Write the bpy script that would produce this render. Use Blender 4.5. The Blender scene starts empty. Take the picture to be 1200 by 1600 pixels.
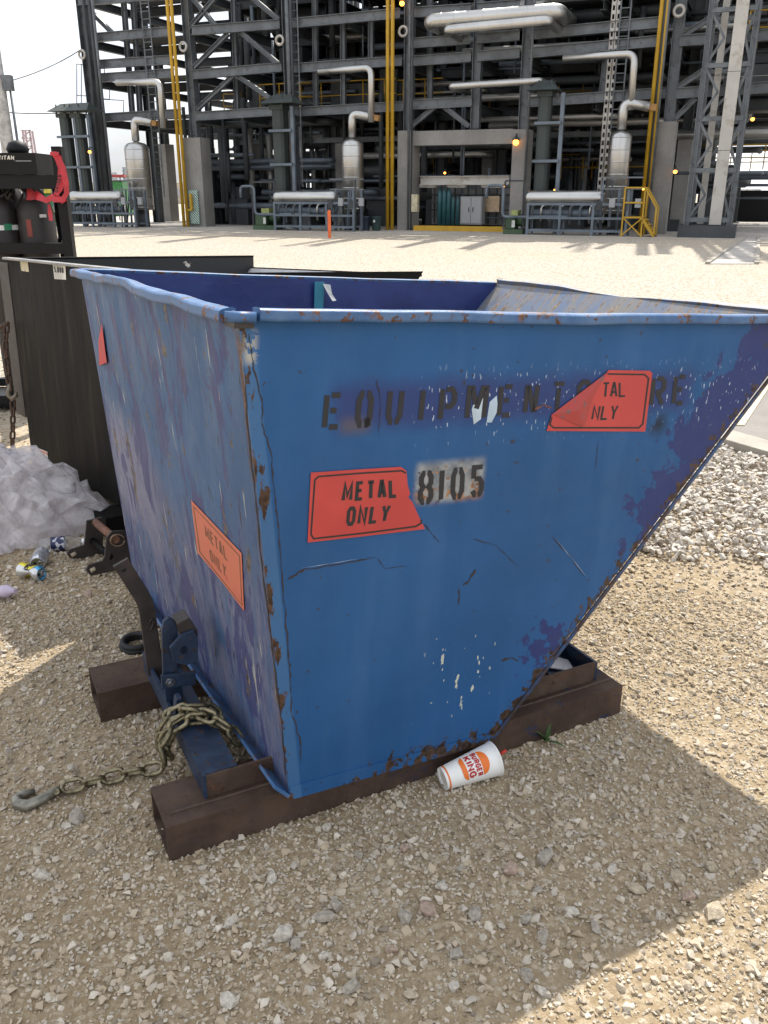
import bpy, bmesh, math, random
import numpy as np
from mathutils import Vector, Matrix
random.seed(7); rng = np.random.default_rng(7)
sc = bpy.context.scene; COL = sc.collection
R_ = math.radians
# ------------------------------------------------------------ camera, sky, sun, exposure
CAM_H, PITCH, FPX = 1.5, R_(20.4), 1342.0          # photo is 1200 x 1600
cd = bpy.data.cameras.new('camera'); cam = bpy.data.objects.new('camera', cd); COL.objects.link(cam)
cam.location = (0, 0, CAM_H); cam.rotation_euler = (R_(90) - PITCH, 0, 0)
cd.sensor_fit = 'VERTICAL'; cd.sensor_height = 36; cd.sensor_width = 27; cd.lens = FPX / 1600 * 36
cd.clip_start = .05; cd.clip_end = 3000
sc.camera = cam
SUN = Vector((.215, .765, 1.0)).normalized()          # towards the sun
wd = bpy.data.worlds.new('World'); sc.world = wd; wd.use_nodes = True
wn = wd.node_tree; wn.nodes.clear()
def wnode(t): return wn.nodes.new(t)
sky = wnode('ShaderNodeTexSky'); sky.sky_type = 'NISHITA'; sky.sun_disc = False
sky.sun_elevation = math.asin(SUN.z); sky.sun_rotation = math.atan2(SUN.x, SUN.y)
sky.dust_density = 3.0; sky.air_density = 1.0
tc = wnode('ShaderNodeTexCoord'); mp = wnode('ShaderNodeMapping'); mp.inputs['Scale'].default_value = (1, 1, 2.6)
nz = wnode('ShaderNodeTexNoise'); nz.inputs['Scale'].default_value = 2.3; nz.inputs['Detail'].default_value = 7; nz.inputs['Roughness'].default_value = .58
rp = wnode('ShaderNodeValToRGB'); rp.color_ramp.elements[0].position = .36; rp.color_ramp.elements[0].color = (.45, .45, .45, 1)
rp.color_ramp.elements[1].position = .56; rp.color_ramp.elements[1].color = (1, 1, 1, 1)
nz2 = wnode('ShaderNodeTexNoise'); nz2.inputs['Scale'].default_value = 4.5; nz2.inputs['Detail'].default_value = 6
cr = wnode('ShaderNodeValToRGB'); cr.color_ramp.elements[0].position = .3; cr.color_ramp.elements[0].color = (5.4, 6.0, 6.9, 1)
cr.color_ramp.elements[1].position = .6; cr.color_ramp.elements[1].color = (9.5, 9.7, 10.0, 1)
mx = wnode('ShaderNodeMixRGB'); bg = wnode('ShaderNodeBackground'); wo = wnode('ShaderNodeOutputWorld')
bg.inputs['Strength'].default_value = .10
L = wn.links.new
L(tc.outputs['Generated'], mp.inputs['Vector']); L(mp.outputs['Vector'], nz.inputs['Vector']); L(mp.outputs['Vector'], nz2.inputs['Vector'])
L(nz.outputs['Fac'], rp.inputs['Fac']); L(nz2.outputs['Fac'], cr.inputs['Fac'])
L(rp.outputs['Color'], mx.inputs['Fac']); L(sky.outputs['Color'], mx.inputs['Color1']); L(cr.outputs['Color'], mx.inputs['Color2'])
L(mx.outputs['Color'], bg.inputs['Color']); L(bg.outputs['Background'], wo.inputs['Surface'])
sl = bpy.data.lights.new('sun', 'SUN'); sl.energy = 4.2; sl.angle = R_(.6); sl.color = (1, .95, .86)
so = bpy.data.objects.new('sun', sl); COL.objects.link(so); so.rotation_euler = SUN.to_track_quat('Z', 'Y').to_euler(); so.location = (3, 12, 20)
vs = sc.view_settings; vs.view_transform = 'Standard'; vs.look = 'None'; vs.gamma = 1; vs.use_curve_mapping = False; vs.exposure = .72

# ------------------------------------------------------------ photo pixel -> place
CF = Vector((0, math.cos(PITCH), -math.sin(PITCH))); CU = Vector((0, math.sin(PITCH), math.cos(PITCH))); CC = Vector((0, 0, CAM_H))
def ray(u, v): return Vector(((u - 600) / FPX, 0, 0)) - CU * ((v - 800) / FPX) + CF
def gz(u, v, z=0.0):
    d = ray(u, v); return CC + d * ((z - CAM_H) / d.z)
def onplane(u, v, P, n):
    d = ray(u, v); return CC + d * ((Vector(P) - CC).dot(n) / d.dot(n))

# ------------------------------------------------------------ materials
class NT:
    def __init__(s, name):
        s.m = bpy.data.materials.new(name); s.m.use_nodes = True; s.t = s.m.node_tree
        s.b = s.t.nodes['Principled BSDF']; s.out = s.t.nodes['Material Output']
        s.tc = None
    def n(s, typ, ins=None, **pr):
        o = s.t.nodes.new(typ)
        for k, v in pr.items(): setattr(o, k, v)
        for k, v in (ins or {}).items(): s.set(o.inputs[k], v)
        return o
    def set(s, sock, v):
        if isinstance(v, bpy.types.NodeSocket): s.t.links.new(v, sock)
        elif isinstance(v, (tuple, list)) and sock.type == 'RGBA' and len(v) == 3: sock.default_value = (*v, 1)
        else: sock.default_value = v
    def co(s, scale=(1, 1, 1), loc=(0, 0, 0), kind='Object', rot=(0, 0, 0)):
        if s.tc is None: s.tc = s.t.nodes.new('ShaderNodeTexCoord')
        return s.n('ShaderNodeMapping', {'Vector': s.tc.outputs[kind], 'Scale': scale, 'Location': loc, 'Rotation': rot}).outputs['Vector']
    def noise(s, scale, detail=4, vec=None, rough=.55, dist=0):
        return s.n('ShaderNodeTexNoise', {'Vector': vec or s.co(), 'Scale': scale, 'Detail': detail, 'Roughness': rough, 'Distortion': dist}).outputs['Fac']
    def vor(s, scale, vec=None, feature='F1', out='Distance'):
        return s.n('ShaderNodeTexVoronoi', {'Vector': vec or s.co(), 'Scale': scale}, feature=feature).outputs[out]
    def ramp(s, fac, stops, interp='LINEAR'):
        r = s.n('ShaderNodeValToRGB', {'Fac': fac}); c = r.color_ramp; c.interpolation = interp
        while len(c.elements) < len(stops): c.elements.new(.5)
        for e, (p, col) in zip(c.elements, stops):
            e.position = p; e.color = (*col, 1) if isinstance(col, (tuple, list)) else (col, col, col, 1)
        return r.outputs['Color']
    def mix(s, f, a, b, mode='MIX'):
        return s.n('ShaderNodeMixRGB', {'Fac': f, 'Color1': a, 'Color2': b}, blend_type=mode).outputs['Color']
    def ma(s, op, a, b=0.0, clamp=False):
        return s.n('ShaderNodeMath', {0: a, 1: b}, operation=op, use_clamp=clamp).outputs[0]
    def mr(s, v, a, b, c=0.0, d=1.0, smooth=True):
        return s.n('ShaderNodeMapRange', {'Value': v, 'From Min': a, 'From Max': b, 'To Min': c, 'To Max': d}, interpolation_type='SMOOTHSTEP' if smooth else 'LINEAR').outputs['Result']
    def sep(s, vec=None):
        o = s.n('ShaderNodeSeparateXYZ', {'Vector': vec or s.co()}); return o.outputs
    def box(s, x, z, x0, x1, z0, z1, e):       # soft rectangle mask
        m = s.ma('MULTIPLY', s.mr(x, x0 - e, x0 + e), s.mr(x, x1 + e, x1 - e))
        m2 = s.ma('MULTIPLY', s.mr(z, z0 - e, z0 + e), s.mr(z, z1 + e, z1 - e))
        return s.ma('MULTIPLY', m, m2)
    def bump(s, h, strength=.3, dist=.01):
        s.set(s.b.inputs['Normal'], s.n('ShaderNodeBump', {'Height': h, 'Strength': strength, 'Distance': dist}).outputs['Normal'])
    def fin(s, col=None, rough=None, metal=None, spec=None):
        for k, v in (('Base Color', col), ('Roughness', rough), ('Metallic', metal), ('Specular IOR Level', spec)):
            if v is not None: s.set(s.b.inputs[k], v)
        return s.m
def simple(name, col, rough=.6, metal=0, var=.25, sc_=6, bump=0, dirt=None):
    t = NT(name); f = t.noise(sc_, 5)
    c = t.mix(t.mr(f, .3, .7), tuple(x * (1 - var) for x in col), tuple(min(1, x * (1 + var)) for x in col))
    if dirt:
        c = t.mix(t.ramp(t.noise(sc_ * 2.3, 7, rough=.7), [(.52, 0), (.66, 1)]), c, dirt)
    if bump: t.bump(t.noise(sc_ * 6, 4), bump, .01)
    return t.fin(c, t.mr(f, .2, .8, max(0, rough - .1), min(1, rough + .1)), metal)
def emit(name, col, st):
    t = NT(name); t.set(t.b.inputs['Emission Color'], col); t.set(t.b.inputs['Emission Strength'], st); return t.fin(col, .4)

# ------------------------------------------------------------ mesh helpers
class MB:
    def __init__(s): s.v = []; s.f = []; s.sm = []
    def add(s, vs, fs, smooth=False):
        o = len(s.v); s.v += [tuple(p) for p in vs]; s.f += [tuple(o + i for i in q) for q in fs]; s.sm += [smooth] * len(fs); return s
    def box(s, a, b, M=None):
        x0, y0, z0 = a; x1, y1, z1 = b
        vs = [(x0, y0, z0), (x1, y0, z0), (x1, y1, z0), (x0, y1, z0), (x0, y0, z1), (x1, y0, z1), (x1, y1, z1), (x0, y1, z1)]
        if M is not None: vs = [M @ Vector(p) for p in vs]
        return s.add(vs, [(0, 3, 2, 1), (4, 5, 6, 7), (0, 1, 5, 4), (1, 2, 6, 5), (2, 3, 7, 6), (3, 0, 4, 7)])
    def bar(s, p, q, w, h, up=(0, 0, 1)):       # rectangular bar from p to q
        M, L_ = frame(p, q, up); return s.box((0, -w / 2, -h / 2), (L_, w / 2, h / 2), M)
    def ibeam(s, p, q, w, h, up=(0, 0, 1), t=.025):
        M, L_ = frame(p, q, up)
        s.box((0, -w / 2, h / 2 - t), (L_, w / 2, h / 2), M); s.box((0, -w / 2, -h / 2), (L_, w / 2, -h / 2 + t), M)
        return s.box((0, -t / 2, -h / 2 + t), (L_, t / 2, h / 2 - t), M)
    def tube(s, pts, r, seg=10, cap=True, closed=False):
        pts = [Vector(p) for p in pts]; n = len(pts); rs = r if isinstance(r, (list, tuple)) else [r] * n
        tn = []
        for i in range(n):
            a = pts[(i - 1) % n] if (closed or i > 0) else pts[i]; b = pts[(i + 1) % n] if (closed or i < n - 1) else pts[i]
            tn.append((b - a).normalized())
        up = Vector((0, 0, 1)) if abs(tn[0].z) < .9 else Vector((1, 0, 0))
        x = up.cross(tn[0]).normalized(); vs = []
        for i in range(n):
            x = (x - tn[i] * x.dot(tn[i])).normalized(); y = tn[i].cross(x)
            vs += [pts[i] + (x * math.cos(2 * math.pi * k / seg) + y * math.sin(2 * math.pi * k / seg)) * rs[i] for k in range(seg)]
        fs = []
        for i in range(n if closed else n - 1):
            j = (i + 1) % n
            for k in range(seg):
                l = (k + 1) % seg; fs.append((i * seg + k, i * seg + l, j * seg + l, j * seg + k))
        s.add(vs, fs, True)
        if cap and not closed:
            o = len(s.v) - len(vs)
            s.f += [tuple(o + k for k in reversed(range(seg))), tuple(o + (n - 1) * seg + k for k in range(seg))]; s.sm += [False, False]
        return s
    def lathe(s, prof, M=None, seg=24, cap=True):  # prof [(r,z)], around local z
        vs = []
        for r, z in prof:
            for k in range(seg):
                a = 2 * math.pi * k / seg; p = Vector((r * math.cos(a), r * math.sin(a), z)); vs.append(M @ p if M is not None else p)
        fs = [(i * seg + k, i * seg + (k + 1) % seg, (i + 1) * seg + (k + 1) % seg, (i + 1) * seg + k) for i in range(len(prof) - 1) for k in range(seg)]
        s.add(vs, fs, True)
        if cap:
            o = len(s.v) - len(vs); s.f += [tuple(o + k for k in reversed(range(seg))), tuple(o + (len(prof) - 1) * seg + k for k in range(seg))]; s.sm += [False, False]
        return s
    def prism(s, poly, n):                         # poly: 3D points, extruded by vector n
        k = len(poly); n = Vector(n); vs = [Vector(p) for p in poly] + [Vector(p) + n for p in poly]
        return s.add(vs, [tuple(range(k)), tuple(reversed(range(k, 2 * k)))] + [(i, i + k, (i + 1) % k + k, (i + 1) % k) for i in range(k)])
    def build(s, name, mat, parent=None, M=None, bevel=0, recalc=True):
        me = bpy.data.meshes.new(name); me.from_pydata([tuple(p) for p in s.v], [], s.f); me.update()
        me.polygons.foreach_set('use_smooth', s.sm)
        if recalc or bevel:
            bm = bmesh.new(); bm.from_mesh(me)
            if bevel:
                bmesh.ops.bevel(bm, geom=[e for e in bm.edges if len(e.link_faces) == 2 and e.calc_face_angle(0) > .6], offset=bevel, segments=2, affect='EDGES', profile=.5)
            bmesh.ops.recalc_face_normals(bm, faces=bm.faces); bm.to_mesh(me); bm.free()
        o = bpy.data.objects.new(name, me); COL.objects.link(o)
        if mat: me.materials.append(mat)
        if parent is not None:
            o.parent = parent; PW = WM[parent.name]
            W_ = M if M is not None else Matrix.Identity(4)
            o.matrix_basis = PW.inverted() @ W_; WM[o.name] = W_
        else:
            if M is not None: o.matrix_basis = M
            WM[o.name] = M.copy() if M is not None else Matrix.Identity(4)
        return o
WM = {}                                            # world matrix of every object by name
def frame(p, q, up=(0, 0, 1)):
    p, q = Vector(p), Vector(q); d = q - p; x = d.normalized(); u = Vector(up)
    if abs(x.dot(u)) > .98: u = Vector((1, 0, 0)) if abs(x.x) < .9 else Vector((0, 1, 0))
    y = u.cross(x).normalized(); z = x.cross(y)
    return Matrix(((x.x, y.x, z.x, p.x), (x.y, y.y, z.y, p.y), (x.z, y.z, z.z, p.z), (0, 0, 0, 1))), d.length
def axes(o, x, y, z): return Matrix(((x[0], y[0], z[0], o[0]), (x[1], y[1], z[1], o[1]), (x[2], y[2], z[2], o[2]), (0, 0, 0, 1)))
def tag(o, label, cat, group=None):
    o['label'] = label; o['category'] = cat
    if group: o['group'] = group
    return o
def struct(o): o['kind'] = 'structure'; return o
def thing(name, M, label, cat, group=None):
    o = bpy.data.objects.new(name, None); COL.objects.link(o); o.empty_display_size = .1
    o.matrix_basis = M; WM[o.name] = M.copy(); return tag(o, label, cat, group)
T_ = Matrix.Translation
def arc(p0, p1, p2, n=6, r=None):                   # rounded corner p0-p1-p2
    p0, p1, p2 = Vector(p0), Vector(p1), Vector(p2); a = (p0 - p1).normalized(); b = (p2 - p1).normalized(); r = r or min((p0 - p1).length, (p2 - p1).length) * .5
    s0, s1 = p1 + a * r, p1 + b * r
    return [s0 * (1 - t) ** 2 + p1 * 2 * t * (1 - t) + s1 * t * t for t in [i / n for i in range(n + 1)]]
def pipe_path(pts, r, n=6):
    out = [Vector(pts[0])]
    for i in range(1, len(pts) - 1): out += arc(pts[i - 1], pts[i], pts[i + 1], n, r)
    return out + [Vector(pts[-1])]

# ------------------------------------------------------------ lettering made of strokes
O8 = [(.3, 0), (.7, 0), (1, .2), (1, .8), (.7, 1), (.3, 1), (0, .8), (0, .2), (.3, 0)]
FONT = {
 'A': [[(0, 0), (.42, 1), (.58, 1), (1, 0)], [(.15, .32), (.85, .32)]],
 'B': [[(0, 0), (0, 1), (.7, 1), (.95, .87), (.95, .64), (.7, .52), (0, .52)], [(.7, .52), (1, .38), (1, .13), (.72, 0), (0, 0)]],
 'E': [[(1, 1), (0, 1), (0, 0), (1, 0)], [(0, .52), (.85, .52)]], 'G': [[(1, .8), (.7, 1), (.3, 1), (0, .8), (0, .2), (.3, 0), (.7, 0), (1, .2), (1, .48), (.55, .48)]],
 'I': [[(.5, 0), (.5, 1)]], 'K': [[(0, 0), (0, 1)], [(1, 1), (.1, .45)], [(.3, .6), (1, 0)]], 'L': [[(0, 1), (0, 0), (1, 0)]],
 'M': [[(0, 0), (0, 1), (.5, .25), (1, 1), (1, 0)]], 'N': [[(0, 0), (0, 1), (1, 0), (1, 1)]], 'O': [O8], 'Q': [O8, [(.6, .25), (1, 0)]],
 'D': [[(0, 0), (0, 1), (.65, 1), (1, .75), (1, .25), (.65, 0), (0, 0)]],
 'R': [[(0, 0), (0, 1), (.7, 1), (1, .87), (1, .6), (.7, .47), (0, .47)], [(.6, .47), (1, 0)]], 'T': [[(-.06, 1), (1.06, 1)], [(.5, 1), (.5, 0)]],
 'U': [[(0, 1), (0, .2), (.3, 0), (.7, 0), (1, .2), (1, 1)]], 'Y': [[(0, 1), (.5, .45), (1, 1)], [(.5, .45), (.5, 0)]], 'X': [[(0, 0), (1, 1)], [(0, 1), (1, 0)]],
 'P': [[(0, 0), (0, 1), (.7, 1), (1, .85), (1, .55), (.7, .42), (0, .42)]], 'S': [[(1, .8), (.7, 1), (.3, 1), (0, .8), (.05, .6), (.95, .4), (1, .2), (.7, 0), (.3, 0), (0, .2)]],
 '0': [O8], '5': [[(1, 1), (.1, 1), (.05, .58), (.7, .6), (1, .42), (1, .15), (.7, 0), (.25, 0), (0, .15)]], ',': [[(.5, .1), (.35, -.15)]],
 '.': [[(.5, 0), (.5, .08)]],
}
STEN = {
 'E': [[(0, 0), (0, 1)], [(.34, 1), (1, 1)], [(.34, .52), (.8, .52)], [(.34, 0), (1, 0)]],
 'Q': [[(.38, 1), (.25, 1), (0, .78), (0, .22), (.25, 0), (.38, 0)], [(.62, 1), (.75, 1), (1, .78), (1, .22), (.75, 0), (.62, 0)], [(.7, .22), (1, -.05)]],
 'U': [[(0, 1), (0, .22), (.25, 0), (.4, 0)], [(1, 1), (1, .22), (.75, 0), (.6, 0)]], 'I': [[(.5, 0), (.5, 1)]],
 'P': [[(0, 0), (0, 1)], [(.3, 1), (.75, 1), (1, .84), (1, .56), (.75, .42), (.3, .42)]],
 'M': [[(0, 0), (0, 1), (.18, 1), (.45, .45)], [(.5, .3), (.82, 1), (1, 1), (1, 0)]], 'N': [[(0, 0), (0, 1)], [(.12, 1), (.88, 0)], [(1, 0), (1, 1)]],
 'T': [[(0, 1), (1, 1)], [(.5, .84), (.5, 0)]], 'S': FONT['S'],
 'R': [[(0, 0), (0, 1)], [(.3, 1), (.75, 1), (1, .84), (1, .62), (.75, .48), (.3, .48)], [(.55, .4), (1, 0)]],
 '8': [[(.4, 1), (.25, 1), (.05, .85), (.05, .65), (.25, .52), (.0, .38), (0, .15), (.25, 0), (.4, 0)], [(.6, 1), (.75, 1), (.95, .85), (.95, .65), (.75, .52), (1, .38), (1, .15), (.75, 0), (.6, 0)]],
 '1': [[(.5, 0), (.5, 1)]], '0': [[(.38, 1), (.25, 1), (0, .78), (0, .22), (.25, 0), (.38, 0)], [(.62, 1), (.75, 1), (1, .78), (1, .22), (.75, 0), (.62, 0)]],
 '5': [[(1, 1), (.08, 1), (.06, .6)], [(.2, .58), (.7, .58), (1, .42), (1, .16), (.75, 0), (.62, 0)], [(.4, 0), (.22, 0), (0, .16)]],
}
def ribbon(pts, w):                                # 2-D polyline -> list of quads (mitred)
    pts = [Vector(p) for p in pts]; closed = (pts[0] - pts[-1]).length < 1e-6; n = len(pts); Lf, Rt = [], []
    for i in range(n):
        a = pts[i - 1] if i > 0 else (pts[-2] if closed else None); b = pts[i + 1] if i < n - 1 else (pts[1] if closed else None)
        d0 = (pts[i] - a).normalized() if a is not None else None; d1 = (b - pts[i]).normalized() if b is not None else None
        d0 = d0 if d0 is not None else d1; d1 = d1 if d1 is not None else d0
        n0, n1 = Vector((-d0.y, d0.x)), Vector((-d1.y, d1.x)); m = (n0 + n1); m = m.normalized() if m.length > 1e-6 else n0
        k = w / 2 / max(.45, m.dot(n0)); Lf.append(pts[i] + m * k); Rt.append(pts[i] - m * k)
    return [(Lf[i], Rt[i], Rt[i + 1], Lf[i + 1]) for i in range(n - 1)]
def glyph_quads(ch, w, h, sw, font):               # quads in a w x h box
    q = []
    for st in font.get(ch, []):
        q += ribbon([(sw / 2 + x * (w - sw), sw / 2 + y * (h - sw)) for x, y in st], sw)
    return q
def text_quads(txt, W_, H_, sw, font, gap=.18):     # whole string laid into a W x H box
    wid = [(.3 if c in 'I1' else .25 if c in ',.' else .35 if c == ' ' else 1.2 if c == 'M' else 1) for c in txt]; tot = sum(wid) + gap * (len(txt) - 1); x = 0; out = []
    for c, k in zip(txt, wid):
        gw = k / tot * W_
        if c != ' ': out += [tuple(Vector((p.x + x, p.y)) for p in q) for q in glyph_quads(c, max(gw, sw * 1.001), H_, sw, font)]
        x += gw + gap / tot * W_
    return out
def bil(tl, tr, br, bl, s, t):                      # t up
    tl, tr, br, bl = map(Vector, (tl, tr, br, bl)); return (bl * (1 - s) + br * s) * (1 - t) + (tl * (1 - s) + tr * s) * t
# ============================================================ GROUND
def ground_mat():
    t = NT('gravel_ground'); v = t.co(); X = t.sep(v)
    big = t.noise(.55, 4); fine = t.noise(90, 5, rough=.7)
    far = t.ma('MAXIMUM', t.mr(X['Y'], 4.2, 7.5), t.mr(X['X'], 1.1, 2.4), clamp=True)
    sand = t.mix(t.mr(big, .38, .62), (.30, .222, .133), (.41, .322, .208))
    cell = t.n('ShaderNodeTexVoronoi', {'Vector': v, 'Scale': 70.0}); cellb = t.n('ShaderNodeTexVoronoi', {'Vector': v, 'Scale': 30.0})
    cv = t.sep(cell.outputs['Color'])['X']; cvb = t.sep(cellb.outputs['Color'])['X']
    pebc = t.ramp(cv, [(0, (.25, .19, .12)), (.35, (.38, .30, .20)), (.7, (.48, .395, .28)), (1, (.60, .53, .43))])
    c = t.mix(t.mr(fine, .35, .65), sand, pebc)
    c = t.mix(t.mr(cell.outputs['Distance'], .35, .8, 0, .5), c, (.28, .205, .12))
    farc = t.ramp(cvb, [(0, (.34, .29, .23)), (.4, (.47, .42, .355)), (1, (.58, .54, .48))])
    farc = t.mix(t.mr(t.noise(.12, 3), .35, .65), farc, t.mix(.35, farc, (.50, .41, .29)))
    farc = t.mix(t.mr(cellb.outputs['Distance'], .42, .85, 0, .75), farc, (.21, .165, .115))  # gaps between far stones darkened in colour as their tiny shadows
    c = t.mix(far, c, farc)
    h = t.ma('ADD', t.ma('MULTIPLY', cell.outputs['Distance'], -.15), t.ma('MULTIPLY', fine, 1.0))
    hb = t.ma('MULTIPLY', cellb.outputs['Distance'], -2.6)
    hh = t.mix(far, h, hb); t.bump(hh, .8, .012)
    return t.fin(c, .93, 0, .2)
S = 700; gm = MB()
gx = sorted(set([-S, -60, -20] + [round(x, 3) for x in np.arange(-8, 8.01, .25)] + [20, 60, S])); gy = sorted(set([-S, -30, -8] + [round(y, 3) for y in np.arange(0, 12.01, .25)] + [16, 22, 40, 80, 200, S]))
gm.add([(x, y, (.008 * math.sin(x * 2.1 + y) * math.sin(y * 1.7 - x * .6) if (abs(x) < 8 and 0 < y < 12) else 0)) for y in gy for x in gx],
       [(j * len(gx) + i, j * len(gx) + i + 1, (j + 1) * len(gx) + i + 1, (j + 1) * len(gx) + i) for j in range(len(gy) - 1) for i in range(len(gx) - 1)], True)
GROUND = struct(gm.build('ground', ground_mat(), recalc=False))
def gh(x, y): return .008 * math.sin(x * 2.1 + y) * math.sin(y * 1.7 - x * .6)
# concrete pad with its pale edge strip
def concrete(name, col, var=.12, sc_=3):
    t = NT(name); a = t.noise(sc_, 6); b = t.noise(sc_ * 14, 5, rough=.7)
    c = t.mix(t.mr(a, .3, .7), tuple(x * (1 - var) for x in col), tuple(x * (1 + var) for x in col)); c = t.mix(t.mr(b, .35, .7, 0, .35), c, tuple(x * .6 for x in col))
    c = t.mix(t.ramp(t.noise(sc_ * .6, 6, t.co(scale=(1, 1, .25)), dist=1.0), [(.55, 0), (.75, .5)]), c, tuple(x * .5 for x in col))
    t.bump(b, .25, .01); return t.fin(c, .85)
M_pad = concrete('pad_concrete', (.20, .182, .165)); M_padedge = concrete('pad_edge_concrete', (.34, .31, .265))
k0, k1 = Vector((2.05, 5.30, 0)), Vector((4.6, .75, 0)); kd = (k1 - k0).normalized(); kn = Vector((-kd.y, kd.x, 0)); kn = kn if kn.x > 0 else -kn
pad = struct(MB().prism([k0 + kn * .235, k1 + kn * .235, (9, 1.5, 0), (9, 10.2, 0), (4.72, 10.2, 0)], (0, 0, .05)).build('concrete_pad', M_pad))
for i in range(4):
    a = k0 + kd * (i * 1.3 + .006); b = k0 + kd * ((i + 1) * 1.3 - .006)
    MB().prism([a, b, b + kn * .22, a + kn * .22], (0, 0, .062)).build('kerb_stone', M_padedge, pad, bevel=.006)
MB().prism([k0 + kn * .24 + Vector((.07, .12, .051)), k0 + kn * .24 + Vector((.13, .12, .051)), Vector((4.66, 9.6, .051)), Vector((4.60, 9.6, .051))], (0, 0, .006)).build('joint_strip', simple('joint_sealant', (.52, .44, .30), .8), pad)

# gravel: crushed stone pieces, joined
def hull_rock(n, flat, seed):
    r = random.Random(seed); bm = bmesh.new()
    for _ in range(n):
        d = Vector((r.gauss(0, 1), r.gauss(0, 1), r.gauss(0, 1))).normalized(); k = r.uniform(.75, 1.05)
        bm.verts.new((d.x * k, d.y * k * r.uniform(.7, 1), d.z * k * flat))
    g = bmesh.ops.convex_hull(bm, input=bm.verts); bmesh.ops.delete(bm, geom=list({e for e in g['geom_interior'] + g['geom_unused'] if isinstance(e, bmesh.types.BMVert)}), context='VERTS')
    bmesh.ops.triangulate(bm, faces=bm.faces); bm.verts.index_update()
    V = np.array([v.co[:] for v in bm.verts]); Fc = np.array([[v.index for v in f.verts] for f in bm.faces]); bm.free(); return V, Fc
ROCKS = [hull_rock(random.randint(10, 12), random.uniform(.5, .85), 100 + i) for i in range(10)]
def rotm(n):
    q = rng.normal(size=(n, 4)); q /= np.linalg.norm(q, axis=1)[:, None]; w, x, y, z = q.T
    return np.stack([np.stack([1 - 2 * (y * y + z * z), 2 * (x * y - z * w), 2 * (x * z + y * w)], -1), np.stack([2 * (x * y + z * w), 1 - 2 * (x * x + z * z), 2 * (y * z - x * w)], -1), np.stack([2 * (x * z - y * w), 2 * (y * z + x * w), 1 - 2 * (x * x + y * y)], -1)], 1)
def scatter(name, pos, size, mat, sink=.3):
    VS, FS, off = [], [], 0; which = rng.integers(0, len(ROCKS), len(pos))
    for k, (V, Fc) in enumerate(ROCKS):
        I = np.where(which == k)[0]
        if len(I) == 0: continue
        P = np.einsum('nij,vj->nvi', rotm(len(I)), V) * size[I][:, None, None]
        P[:, :, 2] *= .8; P += pos[I][:, None, :]; P[:, :, 2] += (size[I] * (1 - sink * 2) * .5)[:, None]
        VS.append(P.reshape(-1, 3)); FS.append((Fc[None] + (np.arange(len(I)) * len(V))[:, None, None] + off).reshape(-1, 3)); off += len(I) * len(V)
    VS = np.concatenate(VS); FS = np.concatenate(FS).astype(np.int32); me = bpy.data.meshes.new(name)
    me.vertices.add(len(VS)); me.vertices.foreach_set('co', VS.astype(np.float32).ravel()); me.loops.add(FS.size); me.loops.foreach_set('vertex_index', FS.ravel())
    me.polygons.add(len(FS)); me.polygons.foreach_set('loop_start', np.arange(0, FS.size, 3, dtype=np.int32)); me.update(calc_edges=True); me.validate()
    me.polygons.foreach_set('use_smooth', np.zeros(len(FS), dtype=bool))
    me.materials.append(mat); o = bpy.data.objects.new(name, me); COL.objects.link(o); WM[o.name] = Matrix.Identity(4); return o
def stone_mat(name, stops):
    t = NT(name); g = t.n('ShaderNodeNewGeometry'); r = g.outputs['Random Per Island']
    c = t.ramp(r, stops); f = t.noise(60, 5, rough=.7); c = t.mix(t.mr(f, .3, .7, 0, .5), c, t.mix(.55, c, (.34, .235, .13)))
    t.bump(t.noise(180, 4), .35, .004); return t.fin(c, .9, 0, .25)
M_peb = stone_mat('pebble_stone', [(0, (.20, .17, .135)), (.06, (.33, .28, .21)), (.25, (.44, .36, .26)), (.5, (.49, .415, .315)), (.7, (.43, .395, .34)), (.88, (.54, .48, .395)), (1, (.63, .575, .49))])
M_white = stone_mat('crushed_limestone', [(0, (.30, .27, .23)), (.15, (.41, .375, .33)), (.5, (.52, .485, .44)), (1, (.63, .60, .55))])
def inpad(p): return (p[:, 0] - k0.x) * kn.x + (p[:, 1] - k0.y) * kn.y > -.01
def patch(p): return .5 + .5 * np.sin(p[:, 0] * 3.1 + 1.3 * np.sin(p[:, 1] * 2.2)) * np.sin(p[:, 1] * 2.7 + 1.1 * np.sin(p[:, 0] * 2.9 + 1))
def field(n, y0, y1, half, smin, smax, pw, dens=None):
    y = y0 + (y1 - y0) * rng.random(n); x = (rng.random(n) * 2 - 1) * (half * y + .9); p = np.stack([x, y, np.zeros(n)], 1)
    keep = rng.random(n) < (half * y + .9) / (half * y1 + .9)
    if dens is not None: keep &= rng.random(n) < dens(p)
    p = p[keep & ~inpad(p)]; p[:, 2] = .008 * np.sin(p[:, 0] * 2.1 + p[:, 1]) * np.sin(p[:, 1] * 1.7 - p[:, 0] * .6)
    return p, smin + (smax - smin) * rng.random(len(p)) ** pw
A1 = field(115000, 1.0, 3.1, .55, .003, .0085, 1.4, lambda p: .55 + .45 * patch(p))
A2 = field(52000, 1.0, 4.2, .55, .0065, .018, 2.2, lambda p: .45 + .55 * patch(p + .7))
A3 = field(30000, 3.2, 9.5, .55, .007, .017, 1.3, lambda p: np.where(p[:, 1] > 4.2, 1, .6 + .4 * patch(p)))
pos = np.concatenate([A1[0], A2[0], A3[0]]); siz = np.concatenate([A1[1], A2[1], A3[1]])
o = scatter('gravel', pos, siz, M_peb); o['kind'] = 'stuff'; o['label'] = 'tan crushed gravel covering the yard'
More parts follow.
